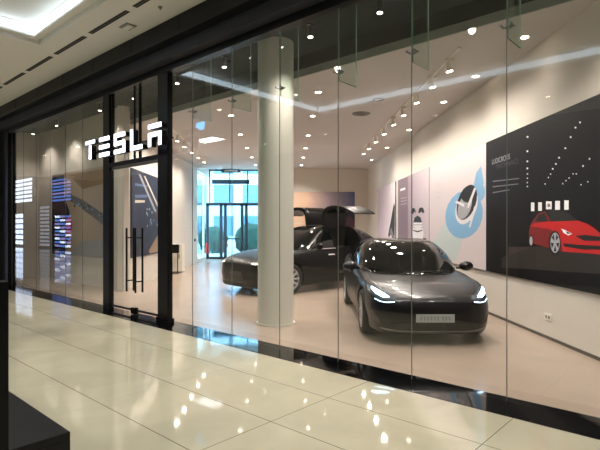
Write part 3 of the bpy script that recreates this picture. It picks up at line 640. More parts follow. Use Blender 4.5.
bm = NB(); cyl(bm, (0, 0, -.02), (0, 0, 0), .03, seg=14); cyl(bm, (0, 0, -.05), (0, 0, -.02), .01, seg=10); obj('body', bm, M['vent'], t, smooth=40)

# rest of the mall: seen only in reflections
bm = NB(); bx(bm, -6.2, -6, -8, 52, 0, 7.7); struct('wall_opposite', bm, M['mallwall'], 'facade across the mall', 'wall', rotz=TH)
bm = NB(); bx(bm, -6, 4.3, -8.2, -8, 0, 5.4); struct('wall_near', bm, M['mallwall'], 'end wall of the mall behind the camera', 'wall', rotz=TH)
bm = NB(); bx(bm, -6, 4.3, 52, 52.2, 0, 7.7); struct('wall_far', bm, M['mallwall'], 'far end wall of the mall', 'wall', rotz=TH)
bm = NB(); bx(bm, -6, 4.7, 33.0, 52, 7.5, 7.7); struct('ceiling_atrium', bm, M['mallceil'], 'high ceiling at the far end of the mall', 'ceiling', rotz=TH)
bm = NB(); bx(bm, -6, 4.3, 32.9, 33.0, ZM+.4, 7.7); struct('wall_atrium', bm, M['mallceil'], 'upstand at the edge of the mall atrium', 'wall', rotz=TH)
SCR = mat('screen_white', (215, 228, 255), .5, emit=2.2, ergb=(205, 222, 255)); SCB = mat('screen_blue', (70, 120, 235), .5, emit=1.2, ergb=(90, 135, 225)); SCP = mat('screen_violet', (150, 130, 220), .5, emit=1.1, ergb=(160, 150, 215))
def striped(name, label, cat, u0, u1, z0, z1, ncol, nrow, mats):
    t = thing(name, label, cat, P(-5.99, (u0+u1)/2, z0), TH)
    w = u1-u0
    bm = NB(); bx(bm, -.01, .06, -w/2, w/2, 0, z1-z0); obj('frame', bm, M['black'], t)
    bm = NB(); h = (z1-z0)/nrow; cw = w/ncol
    for r in range(nrow):
        for c in range(ncol):
            bx(bm, .06, .07, -w/2+c*cw+.05, -w/2+(c+1)*cw-.05, r*h+.06, (r+1)*h-.06, mi=(r*2+c) % len(mats))
    obj('light_panel', bm, mats, t)
striped('shop_window', 'upper lit window with white stripes across the mall', 'window', 44.1, 48.2, 3.8, 5.9, 1, 6, [SCR, SCB])
striped('shop_window', 'tall narrow lit shop window across the mall', 'window', 46.2, 48.2, .1, 2.9, 2, 6, [SCR])
striped('shop_window', 'upper lit window with violet stripes across the mall', 'window', 36.4, 39.9, 3.6, 5.4, 1, 7, [SCB, SCP, SCB])
striped('shop_window', 'wide lit shop window with small panels across the mall', 'window', 36.4, 39.4, .1, 2.6, 3, 9, [SCR, SCB, SCP])
striped('shop_window', 'narrow dim shop window with white bars across the mall', 'window', 40.4, 42.4, .1, 3.4, 2, 11, [mat('screen_dim', (200, 205, 225), .5, emit=.5, ergb=(200, 208, 230))])
t = thing('hanging_sign', 'small blue lit sign hanging in the mall', 'sign', P(.7, 11.6, 4.45), TH)
bm = NB(); bx(bm, -.02, .02, -.18, .18, 0, .22); obj('sign_panel', bm, mat('sign_blue', (60, 170, 240), .4, emit=5, ergb=(70, 175, 245)), t)
bm = NB(); cyl(bm, (0, 0, .2), (0, 0, .4), .008, seg=8); obj('suspension_rod', bm, M['steel'], t)
mp = None
for n_, u_ in ((-1.8, 14.5),):
    p = P(n_, u_, ZM)
    if mp is None:
        mp = thing('ceiling_panel_light', 'rectangular lit panel in the mall ceiling, reflected in the glass', 'ceiling light', p, TH, 'panel lights in the mall ceiling')
        bm = NB(); bx(bm, -.32, .32, -.62, .62, -.012, 0); obj('frame', bm, M['white'], mp)
        bm = NB(); bx(bm, -.28, .28, -.58, .58, -.016, -.012); obj('diffuser', bm, mat('panel_glow', (225, 238, 255), .5, emit=16, ergb=(235, 240, 250)), mp)
    else: dup(mp, p)

md = None  # unseen downlight grid added to brighten the mall
for n_ in (-3.8, .8):
    for u_ in (-5.5, -2.5, .5, 3.5, 6.5, 10.6, 13.6, 16.6, 19.6, 23.0, 27.0, 31.0):
        z_ = ZM+.27 if (n_ > 0 and u_ < 9) else ZM
        if md is None: md = recessed('small unseen downlight added to light the mall', P(n_, u_, z_), 68, 'added downlights in the mall ceiling', size=150, col=(1, .98, .93))
        else: dup(md, P(n_, u_, z_))

# ---------------------------------------------------------------- foreground black plinth and panel
t = thing('black_plinth', 'low black box plinth at the lower left corner', 'plinth', P(1.16, 2.80, 0), TH)
bm = NB(); bx(bm, -1.5, 0, 0, 2.6, 0, .41, bevel=.004); obj('body', bm, M['darkbox'], t)
bm = NB(); bx(bm, -1.515, .0, -.0, 2.61, .41, .45, bevel=.004); obj('top', bm, M['darkbox'], t)
t = thing('black_upright_panel', 'tall black upright panel on the plinth at the left edge', 'panel', P(.81, 2.68, 0), TH)
bm = NB(); bx(bm, -.7, .0, 0, .08, .452, 1.34, bevel=.004); obj('board', bm, M['black'], t)
t.location = P(.80, 2.64, 0)

# ---------------------------------------------------------------- glazed entrance at the back and outdoors
FR = mat('entrance_frame', (44, 56, 66), .5)
bm = NB(); bx(bm, XL, -1.3, YG-.02, YG-.008, .02, 4.7)
wv = struct('window_30', bm, GLASS2, 'tall glazed street entrance at the back', 'window')
bm = NB()
for x in (XL+.03, -3.05, -2.1, -1.33): bx(bm, x-.03, x+.03, YG-.06, YG+.04, 2.9, 4.72)
for z in (4.68, 2.87): bx(bm, XL, -1.3, YG-.06, YG+.04, z-.04, z+.04)
bx(bm, -4.0, -2.0, YG-.06, YG+.04, 3.95, 4.18)
obj('window_frame', bm, FR, wv)
bm = NB()
for x in (XL+.05, -3.40, -3.18, -2.32, -2.1, -1.35): bx(bm, x-.075, x+.075, YG-.9, YG-.8, 0, 2.85)
bx(bm, XL, -1.3, YG-.9, YG-.8, 2.75, 2.9); bx(bm, XL, -1.3, YG-.88, YG-.82, 0, .12); bx(bm, -3.45, -2.1, YG-.88, YG-.82, 1.0, 1.08)
dv = struct('door_3', bm, FR, 'dark framed glass street door in the back bay', 'door')
bm = NB(); bx(bm, XL+.02, -1.32, YG-.856, YG-.844, .1, 2.78); obj('door_glass', bm, GLASS2, dv)
bm = NB(); bx(bm, XL-.08, XL-.068, 22.6, YG, .15, 4.3); wl = struct('window_31', bm, GLASS2, 'narrow side window beside the street entrance', 'window')
bm = NB(); bx(bm, XL-.11, XL-.03, 24.6, 24.66, .15, 4.3); obj('window_frame', bm, M['white'], wl)
t = thing('ceiling_heater', 'dark slim air curtain above the street entrance', 'air curtain', (-2.6, 22.55, 4.18))
bm = NB(); bx(bm, -.45, .45, 0, .22, 0, .15, bevel=.02); obj('housing', bm, mat('heater_grey', (50, 62, 74), .5), t)
bm = NB(); bx(bm, -.3, .3, -.006, 0, .04, .10); obj('grille', bm, M['chrome'], t)
bm = NB(); bx(bm, -30, 30, YG+.15, 80, -.2, -.1); struct('ground_outside', bm, mat('paving_outside', (150, 165, 170), .8, noise=.1), 'pale pavement outside the street entrance', 'pavement')
HED = mat('hedge_leaf', (30, 58, 44), .9, noise=.4, nscale=6)
for x, s in ((-5.0, .9), (-2.4, 1.0), (-7.6, .9), (.2, .9)):
    bm = NB(); bmesh.ops.create_icosphere(bm, subdivisions=3, radius=1)
    for v in bm.verts:
        v.co *= 1+random.uniform(-.12, .12); v.co.x *= 1.1*s; v.co.y *= .6; v.co.z = v.co.z*1.1*s+.9*s
    tag(obj('street_bush', bm, HED, loc=(x, 33, -.1), smooth=80), 'rounded green bush outside the street door', 'bush', 'bushes outside the street door')
bd = thing('street_building', 'pale building across the street outside', 'building', (-4, 44, -.1))
bm = NB(); bx(bm, -14, 14, 0, 6, 0, 12); obj('wall', bm, mat('far_wall', (190, 205, 215), .8), bd)
for r in range(4):
    for c in range(10):
        bm = NB(); bx(bm, -13+c*2.6, -11.2+c*2.6, -.05, .02, 1.0+r*2.8, 2.8+r*2.8)
        obj('window_pane', bm, mat('far_pane', (88, 120, 136), .3), bd)

# ---------------------------------------------------------------- small showroom objects
t = thing('white_cabinet', 'low white cabinet against the left wall', 'cabinet', (-3.95, 17.7, 0))
bm = NB(); bx(bm, -.18, .2, -.2, .2, .04, 1.02, bevel=.01); obj('body', bm, M['white'], t)
bm = NB(); bx(bm, -.15, .17, -.17, .17, 0, .04); obj('plinth', bm, M['steel'], t)
bm = NB(); bx(bm, .06, .1, -.206, -.2, .5, .66); obj('handle', bm, M['steel'], t)
t = thing('charging_stand', 'slim black stand beside the white cabinet', 'stand', (-3.93, 17.1, 0))
bm = NB(); bx(bm, -.16, .16, -.12, .12, 0, .02, bevel=.005); obj('base', bm, M['black'], t)
bm = NB()
for x in (-.1, .1): cyl(bm, (x, 0, .02), (x, 0, .8), .016, seg=10)
obj('post', bm, M['black'], t, smooth=40)
bm = NB(); bx(bm, -.15, .15, -.08, .08, .72, 1.03, bevel=.02); obj('head', bm, M['black'], t)
t = thing('wall_thermostat', 'small dark control box on the far left wall', 'control box', (XL+.0, 21.9, 1.0))
bm = NB(); bx(bm, 0, .04, -.12, .12, 0, .12, bevel=.006); obj('box', bm, M['black'], t)
t = thing('fire_extinguisher', 'red fire extinguisher by the side window at the back', 'fire extinguisher', (-3.93, 24.0, 0.35))
bm = NB(); lathe(bm, [(.001, 0), (.07, .0), (.08, .03), (.08, .42), (.05, .5), (.025, .53), (.001, .53)], seg=20); obj('cylinder', bm, mat('extinguisher_red', (170, 24, 24), .35), t, smooth=40)
bm = NB(); bx(bm, -.02, .02, -.03, .03, .53, .6); bx(bm, -.22, -.06, -.02, .02, .3, .34); obj('valve', bm, M['black'], t)
bm = NB(); cyl(bm, (.03, 0, .57), (.09, 0, .3), .01, seg=8); obj('hose', bm, M['rubber'], t)
for i, (y, lab) in enumerate(((6.88, 'small white double power socket low on the right wall'),)):
    t = thing('power_socket', lab, 'socket', (XR, y, .32))
    bm = NB(); bx(bm, -.012, 0, -.10, .10, -.05, .05, bevel=.003); obj('plate', bm, M['white'], t)
    bm = NB()
    for s in (-1, 1): cyl(bm, (-.016, s*.038, 0), (-.010, s*.038, 0), .024, seg=16)
    obj('outlet', bm, M['vent'], t)
# ---------------------------------------------------------------- cars
def pchip(xs, ys):
    n = len(xs); h = [xs[i+1]-xs[i] for i in range(n-1)]; d = [(ys[i+1]-ys[i])/h[i] for i in range(n-1)]
    m = [d[0]]
    for i in range(1, n-1):
        m.append(0 if d[i-1]*d[i] <= 0 else 2*d[i-1]*d[i]/(d[i-1]+d[i]))
    m.append(d[-1])
    def f(x):
        if x <= xs[0]: return ys[0]
        if x >= xs[-1]: return ys[-1]
        i = max(k for k in range(n-1) if xs[k] <= x); t = (x-xs[i])/h[i]
        return ((2*t**3-3*t*t+1)*ys[i]+(t**3-2*t*t+t)*h[i]*m[i]+(-2*t**3+3*t*t)*ys[i+1]+(t**3-t*t)*h[i]*m[i+1])
    return f
def catmull(pts, k):
    out = []; n = len(pts)
    for i in range(n-1):
        p0 = pts[i-1] if i else (2*pts[0][0]-pts[1][0], 2*pts[0][1]-pts[1][1]); p1 = pts[i]; p2 = pts[i+1]; p3 = pts[i+2] if i+2 < n else p2
        for j in range(k):
            t = j/k
            out.append(tuple(.5*((2*p1[a])+(-p0[a]+p2[a])*t+(2*p0[a]-5*p1[a]+4*p2[a]-p3[a])*t*t+(-p0[a]+3*p1[a]-3*p2[a]+p3[a])*t**3) for a in (0, 1)))
    out.append(pts[-1]); return out
def loft(sections):                # list of (x, half profile bottom centre -> top centre); closed solid mirrored in y
    bm = NB(); rings = []
    for x, prof in sections:
        ring = [bm.verts.new((x, y, z)) for y, z in prof]
        ring += [bm.verts.new((x, -y, z)) for y, z in prof[-2:0:-1]]
        rings.append(ring)
    n = len(rings[0])
    for k in range(len(rings)-1):
        for i in range(n): bm.faces.new((rings[k][i], rings[k][(i+1) % n], rings[k+1][(i+1) % n], rings[k+1][i]))
    for ring in (rings[0], rings[-1]):
        c = Vector((0, 0, 0))
        for v in ring: c += v.co
        cv_ = bm.verts.new(c/n)
        for i in range(n): bm.faces.new((ring[i], ring[(i+1) % n], cv_))
    bmesh.ops.recalc_face_normals(bm, faces=bm.faces)
    return bm
def spacing(L_):
    s = [0, .004, .012, .025, .04, .06, .085, .115, .15, .19, .24, .3]
    x = .36
    while x < L_-.36: s.append(x); x += .06
    return s+[L_-v for v in (.3, .24, .19, .15, .115, .085, .06, .04, .025, .012, .004, 0)]
def mesh_from(o):
    dg = bpy.context.evaluated_depsgraph_get(); dg.update()
    return bpy.data.meshes.new_from_object(o.evaluated_get(dg))
def boolean_cut(bm, paint, dark, cutters):
    me = bpy.data.meshes.new('tmp'); bm.to_mesh(me); me.materials.append(paint); me.materials.append(dark)
    o = bpy.data.objects.new('tmp', me); C.objects.link(o)
    cs = []
    for cb in cutters:
        bmesh.ops.recalc_face_normals(cb, faces=cb.faces)
        for f in cb.faces: f.material_index = 1
        cm = bpy.data.meshes.new('cut'); cb.to_mesh(cm); cb.free(); cm.materials.append(paint); cm.materials.append(dark)
        co = bpy.data.objects.new('cut', cm); C.objects.link(co); cs.append(co)
        md = o.modifiers.new('b', 'BOOLEAN'); md.object = co; md.operation = 'DIFFERENCE'; md.solver = 'EXACT'
    r = mesh_from(o)
    bpy.data.objects.remove(o)
    for c in cs: bpy.data.objects.remove(c)
    return r
def patch(bvhs, outline, axis, sgn, eps=.005, thick=.012, res=.05, mirror=False):
    """lay an outline (2D, metres) onto a body surface; axis = projection axis, sgn = side it is cast from"""
    bm = NB(); ax = 'xyz'.index(axis); other = [i for i in range(3) if i != ax]
    def mkpt(a, b): p = [0, 0, 0]; p[other[0]] = a; p[other[1]] = b; return p
    f = bm.faces.new([bm.verts.new(mkpt(a, b)) for a, b in outline]); bmesh.ops.triangulate(bm, faces=[f])
    for _ in range(7):
        es = [e for e in bm.edges if e.calc_length() > res]
        if not es: break
        bmesh.ops.subdivide_edges(bm, edges=es, cuts=1); bmesh.ops.triangulate(bm, faces=[q for q in bm.faces if len(q.verts) > 3])
    hits = {}
    for v in bm.verts:
        o_ = Vector(v.co); o_[ax] = 6*sgn; d = Vector((0, 0, 0)); d[ax] = -sgn
        best = None
        for bv in bvhs:
            loc, nor, idx, dist = bv.ray_cast(o_, d)
            if loc is not None and (best is None or dist < best[2]): best = (loc, nor, dist)
        if best is None:
            q = Vector(v.co); q[ax] = 1.0*sgn
            c = [bv.find_nearest(q) for bv in bvhs]; c = min(c, key=lambda t_: t_[3]); best = (c[0], c[1], c[3])
        nor = best[1]
        if nor.dot(d) > 0: nor = -nor
        hits[v] = nor
        v.co = best[0]+nor*eps
    bm.normal_update()
    bmesh.ops.recalc_face_normals(bm, faces=bm.faces)
    # make normals point outward along sgn
    tot = sum((f.normal[ax]*f.calc_area() for f in bm.faces))
    if tot*sgn < 0: bmesh.ops.reverse_faces(bm, faces=bm.faces)
    top = list(bm.verts); tf = list(bm.faces); be = [e for e in bm.edges if len(e.link_faces) == 1]
    low = {v: bm.verts.new(v.co-hits[v]*thick) for v in top}
    for e in be:
        lo_ = e.link_loops[0]; a_, b_ = lo_.vert, lo_.link_loop_next.vert
        bm.faces.new((b_, a_, low[a_], low[b_]))
    for f_ in tf: bm.faces.new([low[v] for v in reversed(f_.verts)])
    if mirror:
        for v in bm.verts: v.co.y = -v.co.y
        bmesh.ops.reverse_faces(bm, faces=bm.faces)
    return bm
def bvh_of(me):
    bm = NB(); bm.from_mesh(me); b = BVHTree.FromBMesh(bm); bm.free(); return b
def make_wheel(parent, x, y, r, side, spokes=10, rimcol='silver', name='wheel'):
    W = .115
    bm = NB(); rr = r*.70
    lathe(bm, [(rr, -W), (rr+.006, -W-.002), (rr+.006, -W+.02), (rr-.02, -W+.03), (rr-.02, W-.03), (rr+.006, W-.02), (rr+.006, W), (rr, W)], axis='y', seg=40, close=True)
    yo = side*(W-.03)
    cyl(bm, (0, yo-side*.05, 0), (0, yo, 0), .062, seg=20)
    for k in range(spokes):
        a = 2*math.pi*k/spokes; m_ = Matrix.Rotation(a, 4, 'Y')
        vs = [Vector(p) for p in ((.04, yo-.028, -.020), (.04, yo, -.020), (.04, yo, .020), (.04, yo-.028, .020))]
        ve = [Vector(p) for p in ((rr-.012, yo-.02, -.026), (rr-.012, yo+.012*side, -.026), (rr-.012, yo+.012*side, .026), (rr-.012, yo-.02, .026))]
        A = [bm.verts.new(m_ @ p) for p in vs]; B = [bm.verts.new(m_ @ p) for p in ve]
        for i in range(4): bm.faces.new((A[i], A[(i+1) % 4], B[(i+1) % 4], B[i]))
        bm.faces.new(A[::-1]); bm.faces.new(B)
    w = obj(name, bm, mat('alloy', (190, 190, 192), .3, .5), parent, loc=(x, y, r), smooth=35)
    bm = NB(); lathe(bm, [(rr, -W), (rr+.03, -W-.008), (r-.03, -W-.006), (r-.006, -W+.022), (r, -W+.05), (r, W-.05), (r-.006, W-.022), (r-.03, W+.006), (rr+.03, W+.008), (rr, W)], axis='y', seg=48, close=True)
    obj('tire', bm, M['rubber'], w, smooth=50)
    bm = NB(); cyl(bm, (0, -.02, 0), (0, .012*side, 0), rr*.72, seg=28); obj('brake_disc', bm, M['steel'], w, smooth=40)
    return w
def car(name, label, loc, rotz, S, paintmat):
    root = thing(name, label, 'car', loc, rotz, None)
    L_ = S['L']
    f = {k: pchip([a for a, _ in S[k]], [b for _, b in S[k]]) for k in ('w', 'zb', 'zt', 'zs', 'gw', 'gz', 'gb')}
    secs = []
    for s in spacing(L_):
        w, zb, zt, zs = f['w'](s), f['zb'](s), f['zt'](s), f['zs'](s); h = zs-zb
        cp = [(0, zb), (.55*w, zb), (.84*w, zb+.012), (.93*w, zb+.05), (.965*w, zb+.22*h), (.995*w, zb+.45*h), (1.0*w, zb+.62*h), (.975*w, zb+.82*h),
              (.93*w, zb+.95*h), (.86*w, zs), (.74*w, zs+.28*(zt-zs)), (.45*w, zs+.78*(zt-zs)), (0, zt)]
        pr = catmull(cp, 4); pr = [(max(0, y), z) for y, z in pr]; pr[0] = (0, pr[0][1]); pr[-1] = (0, pr[-1][1])
        secs.append((-s, pr))
    bm = loft(secs)
    dark = mat('wheel_well', (8, 8, 9), .9)
    cuts = []
    for wx in S['wheels']:
        for sd_ in (-1, 1):
            c = NB(); cyl(c, (-wx, sd_*S['W']*.58, S['r']+.01), (-wx, sd_*(S['W']/2-.27), S['r']+.01), S['r']+.045, seg=48); cuts.append(c)
    if S.get('opening'):
        x0, x1 = S['opening']
        for sd_ in (-1, 1):
            c = NB(); bx(c, -x1, -x0, min(sd_*.52, sd_*1.3), max(sd_*.52, sd_*1.3), .42, 1.3, bevel=.08); cuts.append(c)
    body_me = boolean_cut(bm, paintmat, dark, cuts); bm.free()
    body_me.polygons.foreach_set('use_smooth', [True]*len(body_me.polygons)); body_me.set_sharp_from_angle(angle=R(32))
    body_me.name = 'body'
    b = bpy.data.objects.new('body', body_me); C.objects.link(b); b.parent = root
    # cabin
    g0, g1 = S['cab']; secs = []; n = 46
    for i in range(n+1):
        s = g0+(g1-g0)*(.5-.5*math.cos(math.pi*i/n)); w, zt, zb = f['gw'](s), f['gz'](s), f['gb'](s)
        pr = [(0, zb-.06), (w*.5, zb-.06), (w*.98, zb-.05)]
        for k in range(0, 21):
            t_ = k/20; a = t_*math.pi/2
            y = w*(math.cos(a)**.32)*(1-S['tum']*math.sin(a)); z = zb+(zt-zb)*(math.sin(a)**.80)
            pr.append((max(0, y), z))
        pr[-1] = (0, zt); pr[0] = (0, zb-.06)
        secs.append((-s, pr))
    bm = loft(secs)
    if S.get('opening'):
        x0, x1 = S['opening']; cuts = []
        for sd_ in (-1, 1):
            c = NB(); bx(c, -x1, -x0, min(sd_*.32, sd_*1.3), max(sd_*.32, sd_*1.3), .9, 2.0, bevel=.05); cuts.append(c)
        cab = boolean_cut(bm, paintmat, dark, cuts)
    else:
        cab = bpy.data.meshes.new('cabin'); bm.to_mesh(cab); cab.materials.append(paintmat)
    bm.free()
    cab.polygons.foreach_set('use_smooth', [True]*len(cab.polygons)); cab.set_sharp_from_angle(angle=R(40))
    cab.name = 'cabin'
    c_ = bpy.data.objects.new('cabin', cab); C.objects.link(c_); c_.parent = root
    bb, bc = bvh_of(body_me), bvh_of(cab)
    for sd_ in (1, -1):
        for k, wx in enumerate(S['wheels']):
            make_wheel(root, -wx, sd_*(S['W']/2-.135), S['r'], sd_)
    return root, b, c_, bb, bc
CARG = mat('car_glass', (7, 11, 11), .03, spec=.45)
TRIM = mat('black_gloss_trim', (8, 8, 9), .15)
SEAM = mat('panel_gap', (4, 4, 4), .8)
HEAD = mat('headlight_lit', (225, 240, 255), .1, emit=4.5, ergb=(190, 225, 255))
HEADC = mat('headlight_lens', (90, 98, 108), .05, metal=.2, coat=1)
paint1 = mat('charcoal_car_paint', (25, 23, 27), .32, .3, coat=.2, spec=.4, noise=.04, nscale=300)
paint2 = mat('black_car_paint', (5, 5, 6), .35, .1, coat=.06, spec=.22)
def seam(bv, pts, axis, sgn, parent, wid=.007, name='panel_gap', m=None, mirror=False, eps=.002):
    out = NB()
    for i in range(len(pts)-1):
        a = Vector(pts[i]); b = Vector(pts[i+1]); d = (b-a).normalized(); nrm = Vector((-d.y, d.x))*wid/2
        bm = patch(bv, [tuple(a-nrm), tuple(b-nrm), tuple(b+nrm), tuple(a+nrm)], axis, sgn, eps=eps, thick=.006, res=.08)
        me = bpy.data.meshes.new('t'); bm.to_mesh(me); bm.free(); out.from_mesh(me); bpy.data.meshes.remove(me)
    return obj(name, out, m or SEAM, parent)

S3 = dict(L=4.69, W=1.85, r=.335, wheels=(.84, 3.715), tum=.15, cab=(1.20, 4.42),
 w=[(0, .50), (.03, .60), (.08, .69), (.16, .765), (.3, .83), (.5, .88), (.85, .92), (1.4, .922), (2.5, .922), (3.6, .925), (4.1, .90), (4.45, .82), (4.62, .72), (4.69, .55)],
 zb=[(0, .30), (.02, .21), (.06, .16), (.2, .13), (.6, .13), (4.0, .17), (4.4, .24), (4.6, .33), (4.69, .45)],
 zt=[(0, .50), (.02, .58), (.06, .63), (.14, .675), (.3, .73), (.6, .80), (1.0, .825), (1.35, .86), (2.4, .90), (3.6, .98), (4.2, 1.08), (4.5, 1.12), (4.62, 1.08), (4.69, .85)],
 zs=[(0, .49), (.02, .57), (.06, .62), (.14, .665), (.3, .725), (.6, .80), (1.0, .835), (1.5, .88), (2.5, .92), (3.6, 1.0), (4.2, 1.03), (4.5, 1.02), (4.62, .98), (4.69, .82)],
 gw=[(1.20, .30), (1.28, .52), (1.42, .69), (1.65, .79), (2.0, .845), (2.7, .865), (3.4, .84), (3.9, .74), (4.25, .58), (4.42, .35)],
 gz=[(1.20, .86), (1.5, 1.03), (1.8, 1.205), (2.1, 1.325), (2.35, 1.38), (2.7, 1.405), (3.1, 1.395), (3.5, 1.375), (3.9, 1.28), (4.25, 1.165), (4.42, 1.09)],
 gb=[(1.2, .83), (2.0, .90), (3.4, .97), (4.42, 1.05)])
root, body, cabin, bb, bc = car('car', 'charcoal grey sedan with lit headlights facing the glass', (2.0, 6.50, 0), R(-92), S3, paint1)
# local x forward; all outlines use negative x behind the nose
ws = [(-1.24, -.50), (-1.36, -.64), (-1.66, -.76), (-2.0, -.74), (-2.16, -.70), (-2.2, 0), (-2.16, .70), (-2.0, .74), (-1.66, .76), (-1.36, .64), (-1.24, .50), (-1.19, 0)]
obj('windshield', patch([bc, bb], ws, 'z', 1, res=.06), CARG, root, smooth=60)
obj('roof_glass', patch([bc], [(-2.25, -.53), (-2.25, .53), (-3.3, .50), (-3.3, -.50)], 'z', 1, res=.1), CARG, root, smooth=60)
obj('rear_window', patch([bc], [(-3.36, -.49), (-3.36, .49), (-4.2, .42), (-4.2, -.42)], 'z', 1, res=.08), CARG, root, smooth=60)
for sg in (1, -1):
    o = obj('side_window', patch([bc, bb], [(-1.78, .985), (-2.55, 1.0), (-2.55, 1.36), (-2.35, 1.35), (-2.1, 1.27)], 'y', sg, res=.08), CARG, root, smooth=60)
    obj('side_window', patch([bc, bb], [(-2.62, 1.0), (-3.42, 1.03), (-3.72, 1.12), (-3.4, 1.29), (-3.1, 1.345), (-2.62, 1.36)], 'y', sg, res=.08), CARG, root, smooth=60)
    hl = [(sg*.50, .62), (sg*.60, .595), (sg*.74, .62), (sg*.845, .70), (sg*.835, .775), (sg*.76, .775), (sg*.64, .70), (sg*.53, .655)]
    h = obj('headlight', patch([bb], hl, 'x', 1, res=.04, eps=.004), HEADC, root, smooth=60)
    hin = [(sg*.60, .648), (sg*.68, .645), (sg*.76, .68), (sg*.80, .73), (sg*.795, .755), (sg*.74, .73), (sg*.66, .69)]
    obj('lit_lens', patch([bb], hin, 'x', 1, res=.04, eps=.010), HEAD, h, smooth=60)
    seam([bb], [(sg*.54, .595), (sg*.64, .583), (sg*.72, .59), (sg*.78, .615)], 'x', 1, h, wid=.007, name='running_light', m=HEAD, eps=.006)
    obj('fog_slot', patch([bb], [(sg*.70, .27), (sg*.80, .30), (sg*.835, .42), (sg*.81, .44), (sg*.74, .36)], 'x', 1, eps=.003, res=.05), TRIM, root, smooth=60)
    # mirror
    bm = NB(); bmesh.ops.create_icosphere(bm, subdivisions=3, radius=1)
    for v in bm.verts: v.co = Vector((v.co.x*.065+(-.01 if v.co.x < 0 else .03)*abs(v.co.x), v.co.y*.12, v.co.z*.08))
    mr = obj('side_mirror', bm, paint1, root, loc=(-1.72, sg*.99, .955), smooth=60)
    bm = NB(); bx(bm, -.02, .02, min(-sg*.17, -sg*.04), max(-sg*.17, -sg*.04), -.05, -.015, bevel=.006); obj('mirror_arm', bm, TRIM, mr)
    seam([bb], [(-1.36, .80), (-1.42, .60), (-1.42, .28)], 'y', sg, root)
    seam([bb], [(-2.58, .95), (-2.58, .30)], 'y', sg, root)
    seam([bb], [(-3.42, .97), (-3.30, .60), (-3.15, .38)], 'y', sg, root)
    seam([bb, bc], [(-1.72, .972), (-2.6, .99), (-3.6, 1.04)], 'y', sg, root, wid=.022, name='window_trim', m=TRIM, eps=.004)
    for x in (-2.35, -3.2):
        bm = patch([bb], [(x-.10, .80), (x+.10, .80), (x+.10, .83), (x-.10, .83)], 'y', sg, eps=.008, thick=.012); obj('door_handle', bm, M['chrome'], root)
    seam([bb], [(-.22, sg*.60), (-.5, sg*.70), (-1.0, sg*.735), (-1.26, sg*.72)], 'z', 1, root)
obj('lower_grille', patch([bb], [(-.55, .21), (.55, .21), (.62, .27), (.5, .315), (-.5, .315), (-.62, .27)], 'x', 1, eps=.003), TRIM, root, smooth=60)
seam([bb], [(-.72, .225), (-.4, .195), (.4, .195), (.72, .225)], 'x', 1, root, wid=.02, name='lip_trim', m=M['steel'], eps=.006)
seam([bb], [(-.46, .60), (-.2, .615), (.2, .615), (.46, .60)], 'x', 1, root)
# windshield wipers
bm = NB(); cyl(bm, (-1.30, -.45, .895), (-1.22, .1, .885), .008, seg=8); cyl(bm, (-1.24, .12, .895), (-1.30, .6, .90), .008, seg=8)
obj('wiper', bm, M['rubber'], root)
pl = obj('licence_plate', bx(NB(), .005, .017, -.26, .26, .325, .435, bevel=.004), mat('plate_grey', (168, 172, 172), .5), root)
bm = NB()
for k in range(9):
    y = .19-k*.045-(.02 if k > 2 else 0)
    bx(bm, .0171, .0178, y-.012, y+.012, .35, .405)
obj('plate_characters', bm, mat('plate_ink', (140, 144, 146), .6), pl)
bm = NB(); bx(bm, -.06, .005, -.24, .24, .33, .43); obj('plate_bracket', bm, TRIM, root)

SX = dict(L=5.04, W=2.0, r=.375, wheels=(.93, 3.895), tum=.22, cab=(1.15, 4.75), opening=(2.55, 3.55),
 w=[(0, .52), (.03, .64), (.08, .74), (.16, .82), (.3, .89), (.5, .945), (.85, .99), (1.4, 1.0), (2.5, .99), (3.8, 1.0), (4.3, .97), (4.75, .87), (4.95, .76), (5.04, .6)],
 zb=[(0, .32), (.02, .24), (.06, .19), (.2, .16), (.6, .16), (4.2, .2), (4.7, .30), (4.95, .42), (5.04, .55)],
 zt=[(0, .64), (.02, .72), (.06, .77), (.14, .82), (.3, .88), (.6, .95), (1.0, 1.03), (1.3, 1.07), (2.4, 1.06), (3.8, 1.10), (4.5, 1.2), (4.85, 1.22), (4.96, 1.15), (5.04, .95)],
 zs=[(0, .63), (.02, .71), (.06, .76), (.14, .81), (.3, .875), (.6, .94), (1.0, 1.01), (1.5, 1.04), (2.5, 1.05), (3.8, 1.1), (4.5, 1.14), (4.85, 1.13), (4.96, 1.08), (5.04, .92)],
 gw=[(1.15, .32), (1.24, .56), (1.4, .74), (1.65, .85), (2.0, .91), (2.8, .93), (3.6, .91), (4.2, .82), (4.6, .68), (4.75, .45)],
 gz=[(1.15, 1.06), (1.45, 1.24), (1.8, 1.44), (2.1, 1.57), (2.4, 1.65), (2.8, 1.685), (3.3, 1.675), (3.8, 1.6), (4.2, 1.48), (4.6, 1.30), (4.75, 1.22)],
 gb=[(1.15, 1.01), (2.0, 1.03), (3.6, 1.08), (4.75, 1.17)])
root, body, cabin, bb, bc = car('car', 'black crossover car with raised wing doors behind the column', (-1.24, 11.75, 0), math.atan2(-.643, -.766), SX, paint2)
obj('windshield', patch([bc, bb], [(-1.2, -.52), (-1.36, -.68), (-1.66, -.76), (-2.05, -.66), (-2.45, -.60), (-2.5, 0), (-2.45, .60), (-2.05, .66), (-1.66, .76), (-1.36, .68), (-1.2, .52), (-1.15, 0)], 'z', 1, res=.07), CARG, root, smooth=60)
obj('rear_window', patch([bc], [(-3.75, -.56), (-3.75, .56), (-4.5, .5), (-4.5, -.5)], 'z', 1, res=.08), CARG, root, smooth=60)
